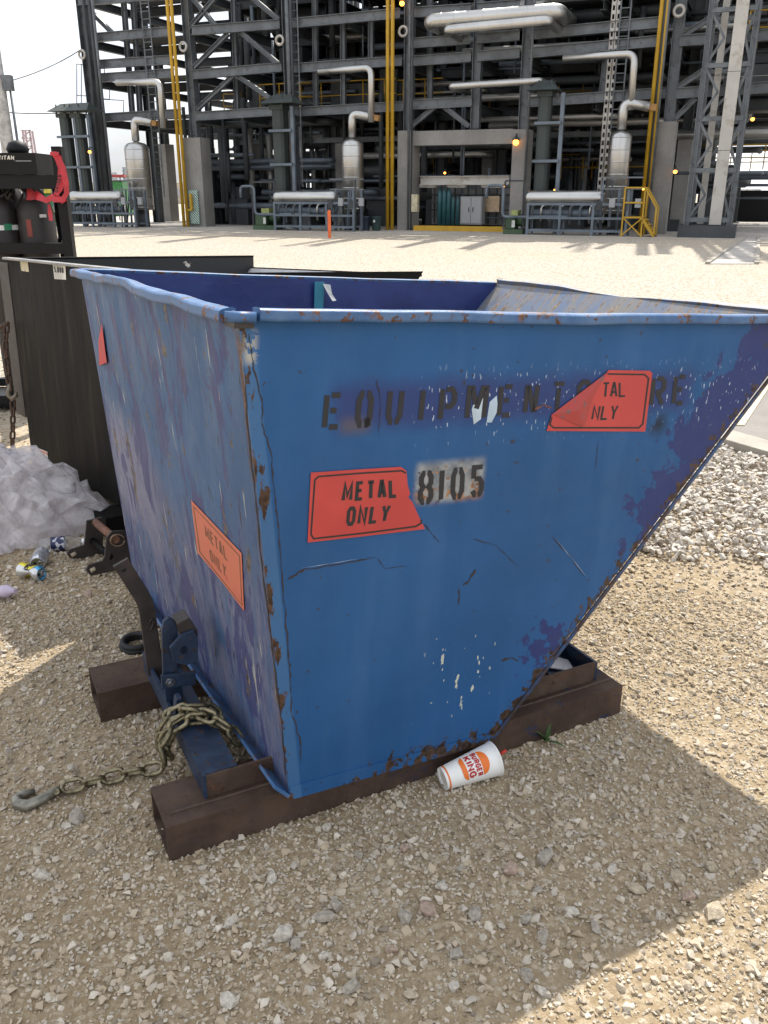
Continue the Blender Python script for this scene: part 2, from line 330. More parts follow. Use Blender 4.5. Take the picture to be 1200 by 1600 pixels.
# pale crushed limestone beside the pad
n = 24000; y = 2.6 + 4.2 * rng.random(n); x = .6 + 3.6 * rng.random(n); p = np.stack([x, y, np.zeros(n)], 1)
edge = (y - (3.82 - (x - .75) * .78) + .12 * np.sin(x * 7) + .08 * np.sin(x * 17 + y * 5)); keep = (rng.random(n) < np.clip(edge / .14, 0, 1)) & ~inpad(p) & (x < 4) 
p = p[keep]; p[:, 2] = .006 + .02 * rng.random(len(p))
o = scatter('limestone_gravel', p, .011 + .019 * rng.random(len(p)) ** 1.4, M_white, .1); o['kind'] = 'stuff'; o['label'] = 'coarse pale crushed limestone beside the concrete pad'
# the larger loose stones, one by one
def rock_mesh(seed, flat):
    V, Fc = hull_rock(26, flat, seed); bm = bmesh.new(); vs_ = [bm.verts.new(v) for v in V]
    for f in Fc: bm.faces.new([vs_[i] for i in f])
    bmesh.ops.bevel(bm, geom=[e for e in bm.edges if e.calc_face_angle(0) > .35], offset=.07, segments=1, affect='EDGES'); bmesh.ops.recalc_face_normals(bm, faces=bm.faces)
    me = bpy.data.meshes.new('stone'); bm.to_mesh(me); bm.free(); return me
def loose_mat(name, col):
    t = NT(name); f = t.noise(2.2, 6, rough=.65); c = t.mix(t.mr(f, .3, .7), tuple(x * .7 for x in col), tuple(min(1, x * 1.15) for x in col))
    t.bump(t.noise(7, 6, rough=.7), .5, .08); return t.fin(c, .9, 0, .25)
LM = [loose_mat('loose_stone_tan', (.54, .45, .33)), loose_mat('loose_stone_pale', (.66, .60, .51)), loose_mat('loose_stone_grey', (.46, .41, .34)), loose_mat('loose_stone_pinkish', (.50, .37, .29))]
BIG = [(893, 1430, 22, 1), (1115, 1430, 30, 0), (750, 1508, 26, 0), (848, 1345, 30, 2), (800, 1364, 26, 3), (632, 1440, 28, 2), (667, 1428, 30, 3), (712, 1497, 22, 2), (840, 1395, 16, 2), (958, 1362, 18, 1), (1060, 1375, 26, 0), (1110, 1358, 20, 0),
       (993, 1395, 26, 0), (1075, 1405, 24, 3), (845, 1555, 20, 1), (822, 1532, 22, 2), (708, 1548, 20, 1), (632, 1330, 18, 3), (720, 1362, 14, 2), (742, 1434, 22, 2), (848, 1470, 24, 2), (820, 1442, 20, 2), (890, 1482, 18, 0),
       (444, 1467, 32, 1), (356, 1570, 26, 1), (508, 1438, 28, 2), (358, 1448, 20, 1), (552, 1550, 26, 2), (610, 1490, 18, 3), (525, 1420, 22, 2), (462, 1480, 20, 2), (120, 1280, 26, 2), (103, 1293, 16, 1), (65, 1370, 24, 1),
       (45, 1436, 16, 1), (511, 1297, 18, 1), (318, 1380, 14, 1), (425, 1375, 20, 1), (146, 1012, 16, 0), (140, 930, 16, 3), (335, 1110, 22, 2), (345, 1165, 22, 2), (1010, 1360, 18, 0), (930, 1455, 18, 2), (690, 1390, 20, 1), (560, 1340, 16, 2), (640, 1560, 22, 0), (505, 1500, 18, 1)]
rmesh = [rock_mesh(300 + i, .55 + .05 * i) for i in range(6)]
for me in rmesh: me.materials.append(None)
for i, (u, v, w, m) in enumerate(BIG):
    g = gz(u, v); d = (g - CC).length; s_ = w / FPX * d * .62
    o = bpy.data.objects.new('stone', rmesh[i % 6]); COL.objects.link(o); o.scale = (s_, s_ * random.uniform(.7, .9), s_ * random.uniform(.75, .95))
    o.rotation_euler = (random.uniform(-.3, .3), random.uniform(-.3, .3), random.uniform(0, 6.28)); o.location = (g.x, g.y, gh(g.x, g.y) + s_ * .28)
    o.material_slots[0].link = 'OBJECT'; o.material_slots[0].material = LM[m]
    tag(o, ['loose tan stone lying on the gravel, larger than the gravel round it', 'loose pale cream stone lying on the gravel, larger than the gravel round it', 'loose grey stone lying on the gravel, larger than the gravel round it', 'loose pinkish brown stone lying on the gravel, larger than the gravel round it'][m], 'stone', 'larger loose stones on the gravel')

# ============================================================ BLUE DUMP HOPPER
bx, by, yaw, pit, rol, tx, sl_, hh_, kk, WW, fx = (-.231, 1.732, .511, .072, -.022, -.141, .014, 1.158, .608, 1.525, 1.647)
BM = T_((bx, by, .115)) @ Matrix.Rotation(yaw, 4, 'Z') @ Matrix.Rotation(pit, 4, 'Y') @ Matrix.Rotation(rol, 4, 'X')
tA = gz(265, 1347); tB = gz(968, 1115); e1 = (tB - tA).normalized(); e2 = Vector((-e1.y, e1.x, 0)); HB = axes(tA, e1, e2, (0, 0, 1))
hop = thing('dump_hopper', HB, 'blue steel forklift dump hopper on rusty skid tubes, stencilled and stickered', 'hopper')
BR = BM.to_3x3(); BI = BM.inverted()
nP = (BR @ Vector((0, -hh_, -sl_))).normalized(); oP = BM.translation.copy()                     # near side panel plane
nB = (BR @ Vector((-hh_, 0, tx))).normalized()                                                     # back panel plane
def pan(u, v): return BI @ onplane(u, v, oP, nP)
def bak(u, v): return BI @ onplane(u, v, oP, nB)
BLUE = (.015, .083, .225); NAVY = (.024, .038, .145); RUST = (.11, .048, .022)
def rusty(t, c, fac_rust, tint=RUST):
    f = t.noise(55, 6, rough=.7); rc = t.mix(t.mr(f, .35, .65), tuple(x * .45 for x in tint), tuple(x * 1.7 for x in tint)); return t.mix(fac_rust, c, rc)
def side_mat():
    t = NT('blue_side_paint'); v = t.co(); X = t.sep(v); x, z = X['X'], X['Z']
    n1 = t.noise(2.2, 5); n2 = t.noise(16, 7, rough=.62, dist=.4); n3 = t.noise(45, 6, rough=.68); nf = t.noise(120, 5, rough=.7)
    c = t.mix(t.mr(n1, .3, .7), tuple(q * .88 for q in BLUE), tuple(q * 1.12 for q in BLUE))
    c = t.mix(t.mr(t.noise(9, 4, t.co(scale=(1, 1, .12))), .45, .75, 0, .12), c, (.10, .20, .38))
    # wet edges of the darker overspray behind the stencilled words
    a, b = pan(520, 660), pan(1085, 590); jit = t.ma('MULTIPLY', t.ma('SUBTRACT', n2, .5), .05)
    zz = t.ma('ADD', t.ma('ADD', z, jit), t.ma('MULTIPLY', t.ma('SUBTRACT', x, a.x), 0.0))
    m = t.box(t.ma('ADD', x, jit), zz, a.x, b.x, a.z - .02, a.z + .085, .028); c = t.mix(t.ma('MULTIPLY', m, .85), c, NAVY)
    # older navy coat showing where the light blue has peeled, right hand end and low near the slope
    Ln = math.hypot(fx - kk, hh_); ed = t.ma('ADD', t.ma('MULTIPLY', t.ma('SUBTRACT', x, kk), -hh_ / Ln), t.ma('MULTIPLY', z, (fx - kk) / Ln))   # metres in from the slope edge
    p0, p1 = pan(960, 900), pan(1180, 530)
    reg = t.ma('MULTIPLY', t.mr(ed, .34, .02), t.mr(x, p0.x - .12, p0.x + .25))
    blob = t.mr(t.noise(8.5, 10, rough=.72, dist=.5), .0, 1.0, 0, 1, False)
    pk = t.mr(t.ma('ADD', blob, t.ma('MULTIPLY', reg, .30)), .66, .67); c = t.mix(t.ma('MULTIPLY', pk, t.mr(reg, .02, .15)), c, tuple(q * .95 for q in NAVY))
    l0 = pan(850, 1000); reg2 = t.box(x, z, l0.x - .07, l0.x + .08, l0.z - .09, l0.z + .07, .05); pk2 = t.mr(t.ma('ADD', t.noise(22, 7, rough=.65), t.ma('MULTIPLY', reg2, .13)), .62, .63)
    c = t.mix(t.ma('MULTIPLY', pk2, t.mr(reg2, .05, .2)), c, NAVY)
    # bare grey primer under the number
    a, b = pan(650, 790), pan(757, 722); m = t.box(t.ma('ADD', x, t.ma('MULTIPLY', jit, .4)), z, a.x - .004, b.x + .002, a.z + .002, b.z + .010, .013)
    prim = t.mix(t.mr(t.noise(30, 5), .35, .65), (.16, .175, .19), (.33, .34, .33)); prim = rusty(t, prim, t.mr(t.ma('ADD', n3, t.ma('MULTIPLY', t.mr(z, b.z, a.z), .12)), .58, .66), (.26, .13, .05)); c = t.mix(t.ma('MULTIPLY', m, .93), c, prim)
    # smudge under the first letters, soot under the end of the word
    a = pan(552, 668); m = t.box(x, z, a.x - .03, a.x + .04, a.z - .012, a.z + .02, .018); c = t.mix(t.ma('MULTIPLY', m, .55), c, (.13, .10, .07))
    a = pan(1028, 660); m = t.ma('MULTIPLY', t.box(x, z, a.x - .03, a.x + .03, a.z - .03, a.z + .02, .03), t.mr(n2, .42, .56)); c = t.mix(t.ma('MULTIPLY', m, .9), c, (.012, .012, .014))
    # cream chips low on the panel
    a = pan(730, 1060); m = t.box(x, z, a.x - .13, a.x + .09, a.z - .10, a.z + .13, .06)
    ch = t.mr(t.ma('ADD', t.noise(26, 3, t.co(scale=(1.6, 1, .8)), rough=.5), t.ma('MULTIPLY', m, .08)), .70, .71); c = t.mix(t.ma('MULTIPLY', ch, m), c, (.50, .52, .44))
    # white specks through the overspray band
    a = pan(800, 640); m = t.box(x, z, .3, 1.45, a.z - .06, a.z + .09, .04); sp = t.mr(t.noise(95, 2, t.co(scale=(1.5, 1, .45)), rough=.4), .665, .68); c = t.mix(t.ma('MULTIPLY', sp, t.ma('MULTIPLY', m, .8)), c, (.45, .52, .60))
    # dark pin chips everywhere
    c = t.mix(t.mr(t.noise(38, 3, rough=.5), .715, .73, 0, .8), c, (.04, .037, .05))
    # rust and lost paint along the slope edge, the bottom edge and the back corner
    er = t.ma('MAXIMUM', t.mr(ed, .055, .0), t.ma('MULTIPLY', t.mr(z, .075, .0), t.mr(x, .05, .40)))
    bare = t.mr(t.ma('ADD', t.noise(30, 8, rough=.7, dist=.6), t.ma('MULTIPLY', er, .17)), .63, .65); c = rusty(t, c, t.ma('MULTIPLY', bare, t.mr(er, .05, .3)), (.050, .030, .020))
    cx = t.ma('SUBTRACT', x, t.ma('MULTIPLY', z, tx / hh_)); eb = t.mr(cx, .05, .0); c = t.mix(t.ma('MULTIPLY', t.mr(cx, .034, .026), .35), c, (.09, .20, .36))
    bare2 = t.mr(t.ma('ADD', t.noise(20, 6, t.co(scale=(1, 1, .4)), rough=.65), t.ma('MULTIPLY', eb, .15)), .67, .69); c = rusty(t, c, t.ma('MULTIPLY', bare2, t.mr(eb, .02, .2)), (.065, .034, .020))
    a = pan(391, 545); m = t.box(x, z, a.x - .012, a.x + .012, a.z - .03, a.z + .035, .012); c = t.mix(t.ma('MULTIPLY', m, t.mr(n3, .48, .54)), c, (.40, .38, .33))
    t.bump(t.ma('ADD', t.ma('MULTIPLY', n1, .9), t.ma('MULTIPLY', nf, .05)), .22, .03)
    return t.fin(c, t.mr(n2, .3, .7, .42, .6), 0, .28)
def back_mat():
    t = NT('blue_back_paint'); v = t.co(); X = t.sep(v); y, z = X['Y'], X['Z']
    st = t.co(scale=(1, 1.7, .7)); n2 = t.noise(7, 8, st, rough=.66, dist=.6); n3 = t.noise(20, 8, t.co(scale=(1, 2.4, .5)), rough=.7); n4 = t.noise(3.2, 5, st, rough=.55, dist=.5)
    c = t.mix(t.mr(t.noise(3, 5, st), .3, .7), (.032, .085, .19), (.05, .115, .235))
    # paler lavender-grey tone, streaky, mostly over the lower half
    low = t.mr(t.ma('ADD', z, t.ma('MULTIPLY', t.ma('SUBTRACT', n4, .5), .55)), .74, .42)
    lavender = t.mix(t.mr(n3, .4, .62), (.09, .11, .19), (.15, .155, .235)); c = t.mix(t.ma('MULTIPLY', low, t.mr(n2, .36, .54, .2, .95)), c, lavender)
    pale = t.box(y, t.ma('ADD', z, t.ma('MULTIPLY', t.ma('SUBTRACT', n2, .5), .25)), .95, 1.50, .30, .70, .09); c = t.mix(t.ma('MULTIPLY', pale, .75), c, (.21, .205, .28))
    c = t.mix(t.ma('MULTIPLY', t.mr(t.noise(4.2, 8, st, rough=.68, dist=.9), .53, .55), .85), c, (.05, .055, .15))
    c = t.mix(t.mr(t.noise(10, 8, t.co(scale=(1, 2.0, .45), loc=(3, 1, 2)), rough=.7, dist=.4), .635, .655, 0, .9), c, (.06, .135, .28))
    # brown bare spots, dark flakes, pale runs
    c = rusty(t, c, t.mr(t.noise(9, 7, t.co(scale=(1, 1.6, .8), loc=(7, 7, 7)), rough=.72), .61, .63), (.11, .085, .06))
    c = t.mix(t.mr(t.noise(30, 4, t.co(scale=(1, 2.4, .5), loc=(1, 5, 2)), rough=.6), .645, .66, 0, .9), c, (.025, .024, .03))
    c = t.mix(t.mr(t.noise(13, 6, t.co(scale=(1, 3.6, .35), loc=(2, 9, 4)), rough=.6), .655, .67, 0, .85), c, (.40, .40, .36))
    e = t.mr(y, .03, .0); c = rusty(t, c, t.ma('MULTIPLY', e, t.mr(n3, .45, .6)))
    t.bump(t.ma('ADD', t.noise(2.6, 3), t.ma('MULTIPLY', n3, .12)), .35, .03)
    return t.fin(c, t.mr(n2, .3, .7, .42, .62), 0, .3)
def worn(name, base, alt, rustf=.58, rough=.45, sc_=10, tint=RUST, stretch=(1, 1, 1)):
    t = NT(name); v = t.co(scale=stretch); n2 = t.noise(sc_, 7, v, rough=.65); n3 = t.noise(sc_ * 3, 6, v, rough=.7)
    c = t.mix(t.mr(n2, .35, .65), base, alt); c = rusty(t, c, t.mr(n3, rustf, rustf + .05), tint); t.bump(n3, .3, .006)
    return t.fin(c, t.mr(n2, .3, .7, rough - .08, rough + .12), 0, .45)
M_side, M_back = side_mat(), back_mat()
M_rim = worn('blue_rim_paint', (.030, .10, .245), (.085, .16, .30), .545, .45, 9)
M_in = worn('navy_inside_paint', (.013, .025, .115), (.022, .040, .16), .66, .4, 5)  # blue deepened in the colour for the shade inside the hopper
M_slope = worn('scraped_slope_paint', (.10, .15, .25), (.19, .175, .16), .53, .5, 6, (.19, .125, .075), (1, 3.0, .5))
M_tube = worn('rusty_skid_steel', (.050, .030, .021), (.085, .054, .038), .55, .75, 12, (.06, .030, .018))
t = NT('rusty_blue_steel'); n2 = t.noise(6, 7, rough=.65); n3 = t.noise(40, 6, rough=.7); c = t.mix(t.mr(n2, .35, .65), (.050, .030, .022), (.088, .056, .040)); c = t.mix(t.ma('MULTIPLY', t.mr(t.noise(11, 9, t.co(loc=(2, 3, 1), scale=(1, 1, 1.6)), rough=.74), .54, .60, 0, .75), t.mr(t.sep()['X'], .45, .9, .12, 1)), c, (.018, .030, .070)); c = t.mix(t.mr(n3, .55, .7, 0, .7), c, (.03, .018, .013)); t.bump(n3, .4, .006); M_tubeb = t.fin(c, .8, 0, .3)
M_lat = worn('latch_blue_paint', (.011, .022, .048), (.018, .038, .080), .58, .5, 16, (.045, .025, .016))
M_dk = worn('dark_bar_steel', (.032, .027, .026), (.055, .043, .038), .66, .55, 14)
M_black = NT('stencil_black'); M_black = M_black.fin((.014, .014, .016), .6)
t = NT('worn_stencil'); nn = t.noise(30, 6, rough=.7); t.set(t.b.inputs['Alpha'], t.mr(nn, .28, .40, .35, .96)); M_sten = t.fin((.016, .016, .02), .6)
t = NT('sticker_red'); nn = t.noise(6, 5); M_red = t.fin(t.mix(t.mr(nn, .3, .7), (.44, .038, .034), (.50, .050, .042)), .45)
t = NT('sticker_faded'); nn = t.noise(9, 6, rough=.6); M_fad = t.fin(t.mix(t.mr(nn, .58, .68), (.56, .15, .09), (.42, .05, .07)), .45)
M_fadtx = NT('faded_print').fin((.20, .08, .04), .6)
th = .006
def bpart(name, mb, mat, bevel=0): return mb.build(name, mat, hop, BM, bevel)
def subdiv_panel(poly, n, off, cuts=0): return MB().prism([Vector(p) for p in poly], Vector(off))
near = bpart('side_panel', MB().prism([(0, 0, 0), (kk, 0, 0), (fx, -sl_, hh_), (tx, -sl_, hh_)], (0, th, 0)), M_side); near['label'] = 'light blue side panel with stencilled words and red stickers'
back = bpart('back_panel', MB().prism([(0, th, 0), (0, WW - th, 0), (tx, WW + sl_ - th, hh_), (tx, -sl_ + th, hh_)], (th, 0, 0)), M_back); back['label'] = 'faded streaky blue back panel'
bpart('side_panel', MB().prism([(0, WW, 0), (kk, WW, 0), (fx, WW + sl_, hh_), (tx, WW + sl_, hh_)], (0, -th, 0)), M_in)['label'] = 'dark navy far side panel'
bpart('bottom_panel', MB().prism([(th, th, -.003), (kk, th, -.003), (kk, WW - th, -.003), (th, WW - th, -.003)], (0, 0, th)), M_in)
bpart('front_slope_panel', MB().prism([(kk + .004, th, 0), (fx - .002, -sl_ + th, hh_ - .004), (fx - .002, WW + sl_ - th, hh_ - .004), (kk + .004, WW - th, 0)], (-.006, 0, .006)), M_slope)['label'] = 'scraped rust-streaked sloping front panel'
def rim(p, q, out, wv, nseg=34, w=.028, h=.021, seed=1, mat=None, name='rim', sag=None):
    r = random.Random(seed); p, q, out = Vector(p), Vector(q), Vector(out); ph = [r.uniform(0, 6) for _ in range(4)]; mb = MB(); up = Vector((0, 0, 1)); vs_ = []
    prof = [(-.004, -h * .55), (w * .86, -h), (w, -h * .75), (w, h * .02), (w * .8, h * .2), (.1 * w, h * .22), (-.010, h * .12)]
    for i in range(nseg + 1):
        f = i / nseg; c = p.lerp(q, f); dz = wv * (math.sin(f * 7 + ph[0]) + .6 * math.sin(f * 17 + ph[1]) + .3 * math.sin(f * 41 + ph[3])); do = wv * .8 * (math.sin(f * 9 + ph[2]) + .5 * math.sin(f * 23 + ph[3]))
        if sag: dz += sag(f)
        vs_ += [c + out * (a + (do if a > 0 else 0)) + up * (b + dz * (1 if a > w * .5 else .5)) for a, b in prof]
    k = len(prof); fs_ = [(i * k + j, i * k + (j + 1) % k, (i + 1) * k + (j + 1) % k, (i + 1) * k + j) for i in range(nseg) for j in range(k)] + [tuple(range(k)), tuple(nseg * k + j for j in range(k))]
    mb.add(vs_, fs_); o = bpart(name, mb, mat or M_rim, .002); return o
z1 = hh_ + .004
rim((tx + .035, -sl_, z1), (fx - .01, -sl_, z1), (0, -1, 0), .0022, seed=3)['label'] = 'near side rim'
rim((tx, .03, z1), (tx, WW + sl_ + .02, z1), (-1, 0, 0), .0062, seed=5, h=.022)['label'] = 'dented wavy back rim'
rim((tx, WW + sl_, z1), (fx - .01, WW + sl_, z1), (0, 1, 0), .002, seed=8)
rim((fx + .002, WW + sl_, z1 + .012), (fx + .002, -sl_, z1 - .004), (1, 0, 0), .006, seed=11, mat=M_slope, h=.024, sag=lambda f: .012 * math.sin(f * 9))
bpart('corner_pin', MB().tube([(tx - .028, -.018, z1 - .012), (tx + .03, -.036, z1 - .012)], .011, 12), M_rim)
bpart('corner_post', MB().box((tx - .012, -.026, hh_ - .03), (tx + .03, .03, hh_ - .012)), M_dk)  # dark block standing for the shaded gap at the corner
# folded flanges on the lower back edge and the corner seam
bpart('lower_flange', MB().prism([(-.004, -.004, -.006), (-.004, WW, -.006), (-.042, WW, .030), (-.042, .0, .030)], (.004, 0, .008)), M_rim)
bpart('bottom_strip', MB().prism([(0, -.0035, -.012), (kk, -.0035, -.012), (kk + .02, -.0035, .020), (0, -.0035, .026)], (0, .003, 0)), M_side)
bpart('edge_strip', MB().tube([(kk + .01, -.001, .0), (fx - .01, -sl_ - .001, hh_ - .03)], .006, 6), worn('edge_rust', (.06, .04, .03), (.04, .09, .2), .55, .6, 14))
def flat(name, px, fn, off_n, mat, lift=.0012, parent=None, th_=.0007):
    pts = [BM @ fn(u, v) for u, v in px]; nw = off_n
    return MB().prism([p + nw * lift for p in pts], nw * th_).build(name, mat, parent or hop)
def quads_obj(name, quads, mat, parent):
    mb = MB()
    for q in quads: mb.add(q, [(0, 1, 2, 3)])
    return mb.build(name, mat, parent, recalc=False)
def line_px(name, px, w, fn, nw, mat, lift, parent, vary=0):
    qs = ribbon(px, w)
    if vary:
        r = random.Random(len(px)); k = [max(.05, 1 + vary * r.uniform(-1, 1)) for _ in range(len(px))]; k[0] = k[-1] = .1
        qs = [((q[0] + q[1]) / 2 + (q[0] - q[1]) / 2 * k[i], (q[0] + q[1]) / 2 - (q[0] - q[1]) / 2 * k[i], (q[2] + q[3]) / 2 + (q[2] - q[3]) / 2 * k[i + 1], (q[2] + q[3]) / 2 - (q[2] - q[3]) / 2 * k[i + 1]) for i, q in enumerate(qs)]
    return quads_obj(name, [[BM @ fn(p.x, p.y) + nw * lift for p in q] for q in qs], mat, parent)
def text_px(name, txt, tl, tr, br, bl, fn, nw, mat, lift, parent, font=FONT, sw=.19, gap=.2):
    W_ = (Vector(tr) - Vector(tl)).length; H_ = (Vector(bl) - Vector(tl)).length; qs = text_quads(txt, W_, H_, H_ * sw, font, gap)
    return quads_obj(name, [[BM @ fn(*bil(tl, tr, br, bl, p.x / W_, p.y / H_)) + nw * lift for p in q] for q in qs], mat, parent)
# stencilled words and number
for ch, u0, u1, vt, vb in [('E', 502, 535, 613, 672), ('Q', 553, 584, 610, 669), ('U', 601, 631, 607, 664), ('I', 648, 668, 606, 660), ('P', 683, 714, 604, 659), ('M', 725, 763, 602, 657), ('E', 775, 803, 600, 653), ('N', 816, 842, 598, 648),
                           ('T', 858, 884, 596, 645), ('S', 897, 925, 593, 642), ('R', 1013, 1041, 588, 636), ('E', 1048, 1073, 585, 634)]:
    if ch == 'I': text_px('stencil_letter', ch, (655, vt), (668, vt), (663, vb), (650, vb), pan, nP, M_sten, .0009, hop, STEN, .15)
    else: text_px('stencil_letter', ch, (u0 + 5, vt), (u1 + 2, vt), (u1 - 4, vb - 1), (u0, vb), pan, nP, M_sten, .0009, hop, STEN, .15)
for ch, u0, u1, vt, vb in [('8', 652, 678, 736, 790), ('1', 684, 695, 732, 786), ('0', 703, 726, 731, 782), ('5', 734, 757, 727, 778)]:
    text_px('stencil_number', ch, (u0 + 2, vt), (u1 + 1, vt - 2), (u1 - 2, vb - 3), (u0, vb), pan, nP, M_sten, .0009, hop, STEN, .15)
# red sticker with torn end
s1 = flat('sticker', [(485, 738), (560, 733), (625, 729), (634, 735), (636, 757), (640, 771), (637, 777), (643, 783), (652, 803), (663, 826), (570, 837), (480, 847)], pan, nP, M_red, .0022); s1['label'] = 'red METAL ONLY sticker with its right end torn away'
line_px('sticker_border', [(633, 739), (627, 735), (560, 739), (497, 744), (491, 749), (485, 834), (489, 841), (570, 832), (648, 822), (657, 817), (657, 811)], 2.6, pan, nP, M_black, .0034, s1)
text_px('sticker_text', 'METAL', (536, 753), (619, 747), (621, 777), (532, 784), pan, nP, M_black, .0034, s1, sw=.175, gap=.24)
text_px('sticker_text', 'ONLY', (542, 791), (611, 787), (606, 815), (539, 822), pan, nP, M_black, .0034, s1, sw=.175, gap=.24)
# red sticker with folded corner
s2 = flat('sticker', [(946, 583), (950, 578), (1014, 579), (1018, 583), (1007, 674), (853, 673), (861, 648), (905, 617)], pan, nP, M_red, .0022); s2['label'] = 'red sticker whose upper left corner has folded over'
line_px('sticker_border', [(948, 584), (1006, 585), (1012, 591), (1003, 662), (997, 668), (864, 668), (858, 663), (861, 651)], 2.6, pan, nP, M_black, .0034, s2)
text_px('sticker_text', 'TAL', (941, 597), (976, 596), (977, 620), (938, 621), pan, nP, M_black, .0034, s2, sw=.125, gap=.14)
text_px('sticker_text', 'NLY', (926, 633), (966, 632), (962, 656), (922, 656), pan, nP, M_black, .0034, s2, sw=.14, gap=.18)
def lp(u, v, l): return BM @ pan(u, v) + nP * l
t = NT('sticker_backing'); nn = t.noise(40, 6, t.co(scale=(1, 1, 1)), rough=.7); M_fold = t.fin(t.mix(t.mr(nn, .54, .60), (.37, .042, .038), (.15, .085, .09)), .55)
fl = MB(); A_, B_, C_, D_, E_ = lp(861, 647, .0035), lp(948, 581, .0035), lp(924, 620, .007), lp(910, 667, .007), lp(898, 640, .013)
fl.add([A_, B_, C_, D_, E_], [(0, 4, 1), (1, 4, 2), (2, 4, 3), (0, 3, 4)]); fl.build('folded_corner', M_fold, s2)
# faded sticker on the back
s3 = flat('sticker', [(300, 781), (339, 822), (379, 864), (383, 954), (347, 907), (310, 863)], bak, nB, M_fad, .0022); s3['label'] = 'faded orange METAL ONLY sticker on the streaky back'
line_px('sticker_border', [(304, 791), (376, 868), (380, 945), (314, 862), (304, 791)], 1.5, bak, nB, M_fadtx, .0034, s3)
text_px('sticker_text', 'METAL', (321, 819), (355, 855), (358, 878), (323, 838), bak, nB, M_fadtx, .0034, s3, sw=.15, gap=.22)
text_px('sticker_text', 'ONLY', (328, 856), (355, 884), (355, 903), (331, 875), bak, nB, M_fadtx, .0034, s3, sw=.15, gap=.22)
flat('tape_scrap', [(157, 532), (162, 505), (167, 545), (170, 566), (158, 571)], bak, nB, simple('red_tape', (.45, .03, .04), .5), .006)['label'] = 'scrap of red tape on the back edge'
# cracks and scratches in the paint
M_crk = NT('crack_dark').fin((.035, .025, .022), .8); M_scr = NT('scratch_pale').fin((.30, .38, .48), .6)
def jitter(px, a, n=4, seed=1):   # a hand-drawn wobble for cracks
    r = random.Random(seed); out = []
    for (x0, y0), (x1, y1) in zip(px[:-1], px[1:]):
        out += [(x0 + (x1 - x0) * i / n + r.uniform(-a, a), y0 + (y1 - y0) * i / n + r.uniform(-a, a)) for i in range(n)]
    return out + [px[-1]]
for i, (px, w, m, a) in enumerate([([(388, 520), (396, 575), (410, 632), (409, 664), (424, 706), (428, 770), (433, 805), (436, 850), (440, 900), (446, 960), (450, 1020), (454, 1060), (456, 1115), (470, 1160), (469, 1190)], 1.5, M_crk, 1.4),
     ([(450, 905), (475, 890), (540, 880), (588, 871)], 2.4, M_crk, 1.2), ([(590, 872), (600, 888), (640, 884)], 1.0, M_crk, .6), ([(663, 818), (675, 835), (687, 848)], 1.3, M_crk, .4), ([(738, 842), (775, 852), (808, 884)], 1.0, M_crk, .5),
     ([(862, 838), (893, 872), (912, 901)], 1.2, M_crk, .5), ([(935, 685), (930, 735)], .8, M_crk, .4), ([(743, 890), (733, 908), (722, 915)], 2.6, M_crk, 1.2), ([(718, 916), (716, 945)], 2.4, M_crk, 1.2), ([(588, 592), (595, 630), (591, 678)], 1.2, M_crk, .7),
     ([(868, 842), (918, 903)], .7, M_scr, .3), ([(468, 888), (560, 873)], .7, M_scr, .5), ([(835, 640), (850, 632), (862, 638)], 2.6, NT('rust_mark').fin((.16, .06, .03), .8), .8),
     ([(783, 1032), (800, 1028), (810, 1032)], 2.5, M_crk, 1.0)]):
    line_px('paint_crack', jitter(px, a, 6, i), w, pan, nP, m, .0010, hop, .85)
for i, (px, w) in enumerate([([(382, 560), (386, 650), (392, 720), (400, 780), (407, 860), (418, 950), (428, 1030), (440, 1130), (447, 1215)], 1.6), ([(216, 560), (225, 610), (227, 640), (228, 720)], .1)]):
    if w > .5: line_px('paint_crack', jitter(px, .8, 5, 40 + i), w, bak, nB, M_crk, .0010, hop, .7)
flat('white_paint_patch', [(737, 640), (742, 622), (757, 622), (751, 655), (740, 663)], pan, nP, simple('white_patch', (.45, .55, .62), .6), .0004, th_=.0003)
flat('white_paint_patch', [(765, 628), (776, 618), (778, 640), (768, 660), (760, 660)], pan, nP, simple('white_patch', (.40, .52, .62), .6), .0004, th_=.0003)
# strip of teal tape inside on the far panel
nF = (BR @ Vector((0, -1, 0))).normalized(); PF = BM @ Vector((0, WW - th, .9))
def fpx(u, v): return onplane(u, v, PF, nF)
tp = MB().prism([fpx(491, 440) + nF * .004, fpx(506, 440) + nF * .004, fpx(504, 482) + nF * .004, fpx(490, 482) + nF * .004], nF * .002).build('tape_strip', simple('teal_tape', (.03, .22, .30), .5), hop)
MB().add([fpx(503, 443) + nF * .008, fpx(511, 444) + nF * .03, fpx(512, 458) + nF * .04, fpx(517, 468) + nF * .05, fpx(511, 469) + nF * .05, fpx(506, 456) + nF * .03], [(0, 1, 2, 5), (5, 2, 3, 4)]).build('tape_end', simple('white_tape', (.75, .74, .70), .5), tp)
# ---- base: skid tubes, frame, latch  (local: x along the tubes, y away, z up)
def hpart(name, mb, mat, bevel=0, parent=None): return mb.build(name, mat, parent or hop, HB, bevel)
def skid(y0, x0, x1, mat, w=.165, h=.1, t_=.008):
    mb = MB(); mb.box((x0, y0, 0), (x1, y0 + t_, h)); mb.box((x0, y0 + w - t_, 0), (x1, y0 + w, h)); mb.box((x0 + .0005, y0 + t_, h - t_), (x1 - .0005, y0 + w - t_, h - .0005)); mb.box((x0 + .0005, y0 + t_, .0005), (x1 - .0005, y0 + w - t_, t_))
    return hpart('skid_tube', mb, mat)
sk = skid(0, 0, 1.385, M_tubeb); hpart('weld_seam', MB().tube([(.02, .045, .1), (.5, .046, .1005), (.9, .044, .1), (1.375, .045, .1)], .004, 6), M_tube, 0, sk)
skid(.67, -.045, 1.34, M_tubeb)
hpart('frame_rail', MB().box((.118, .062, .1005), (1.325, .070, .162)), M_tube)
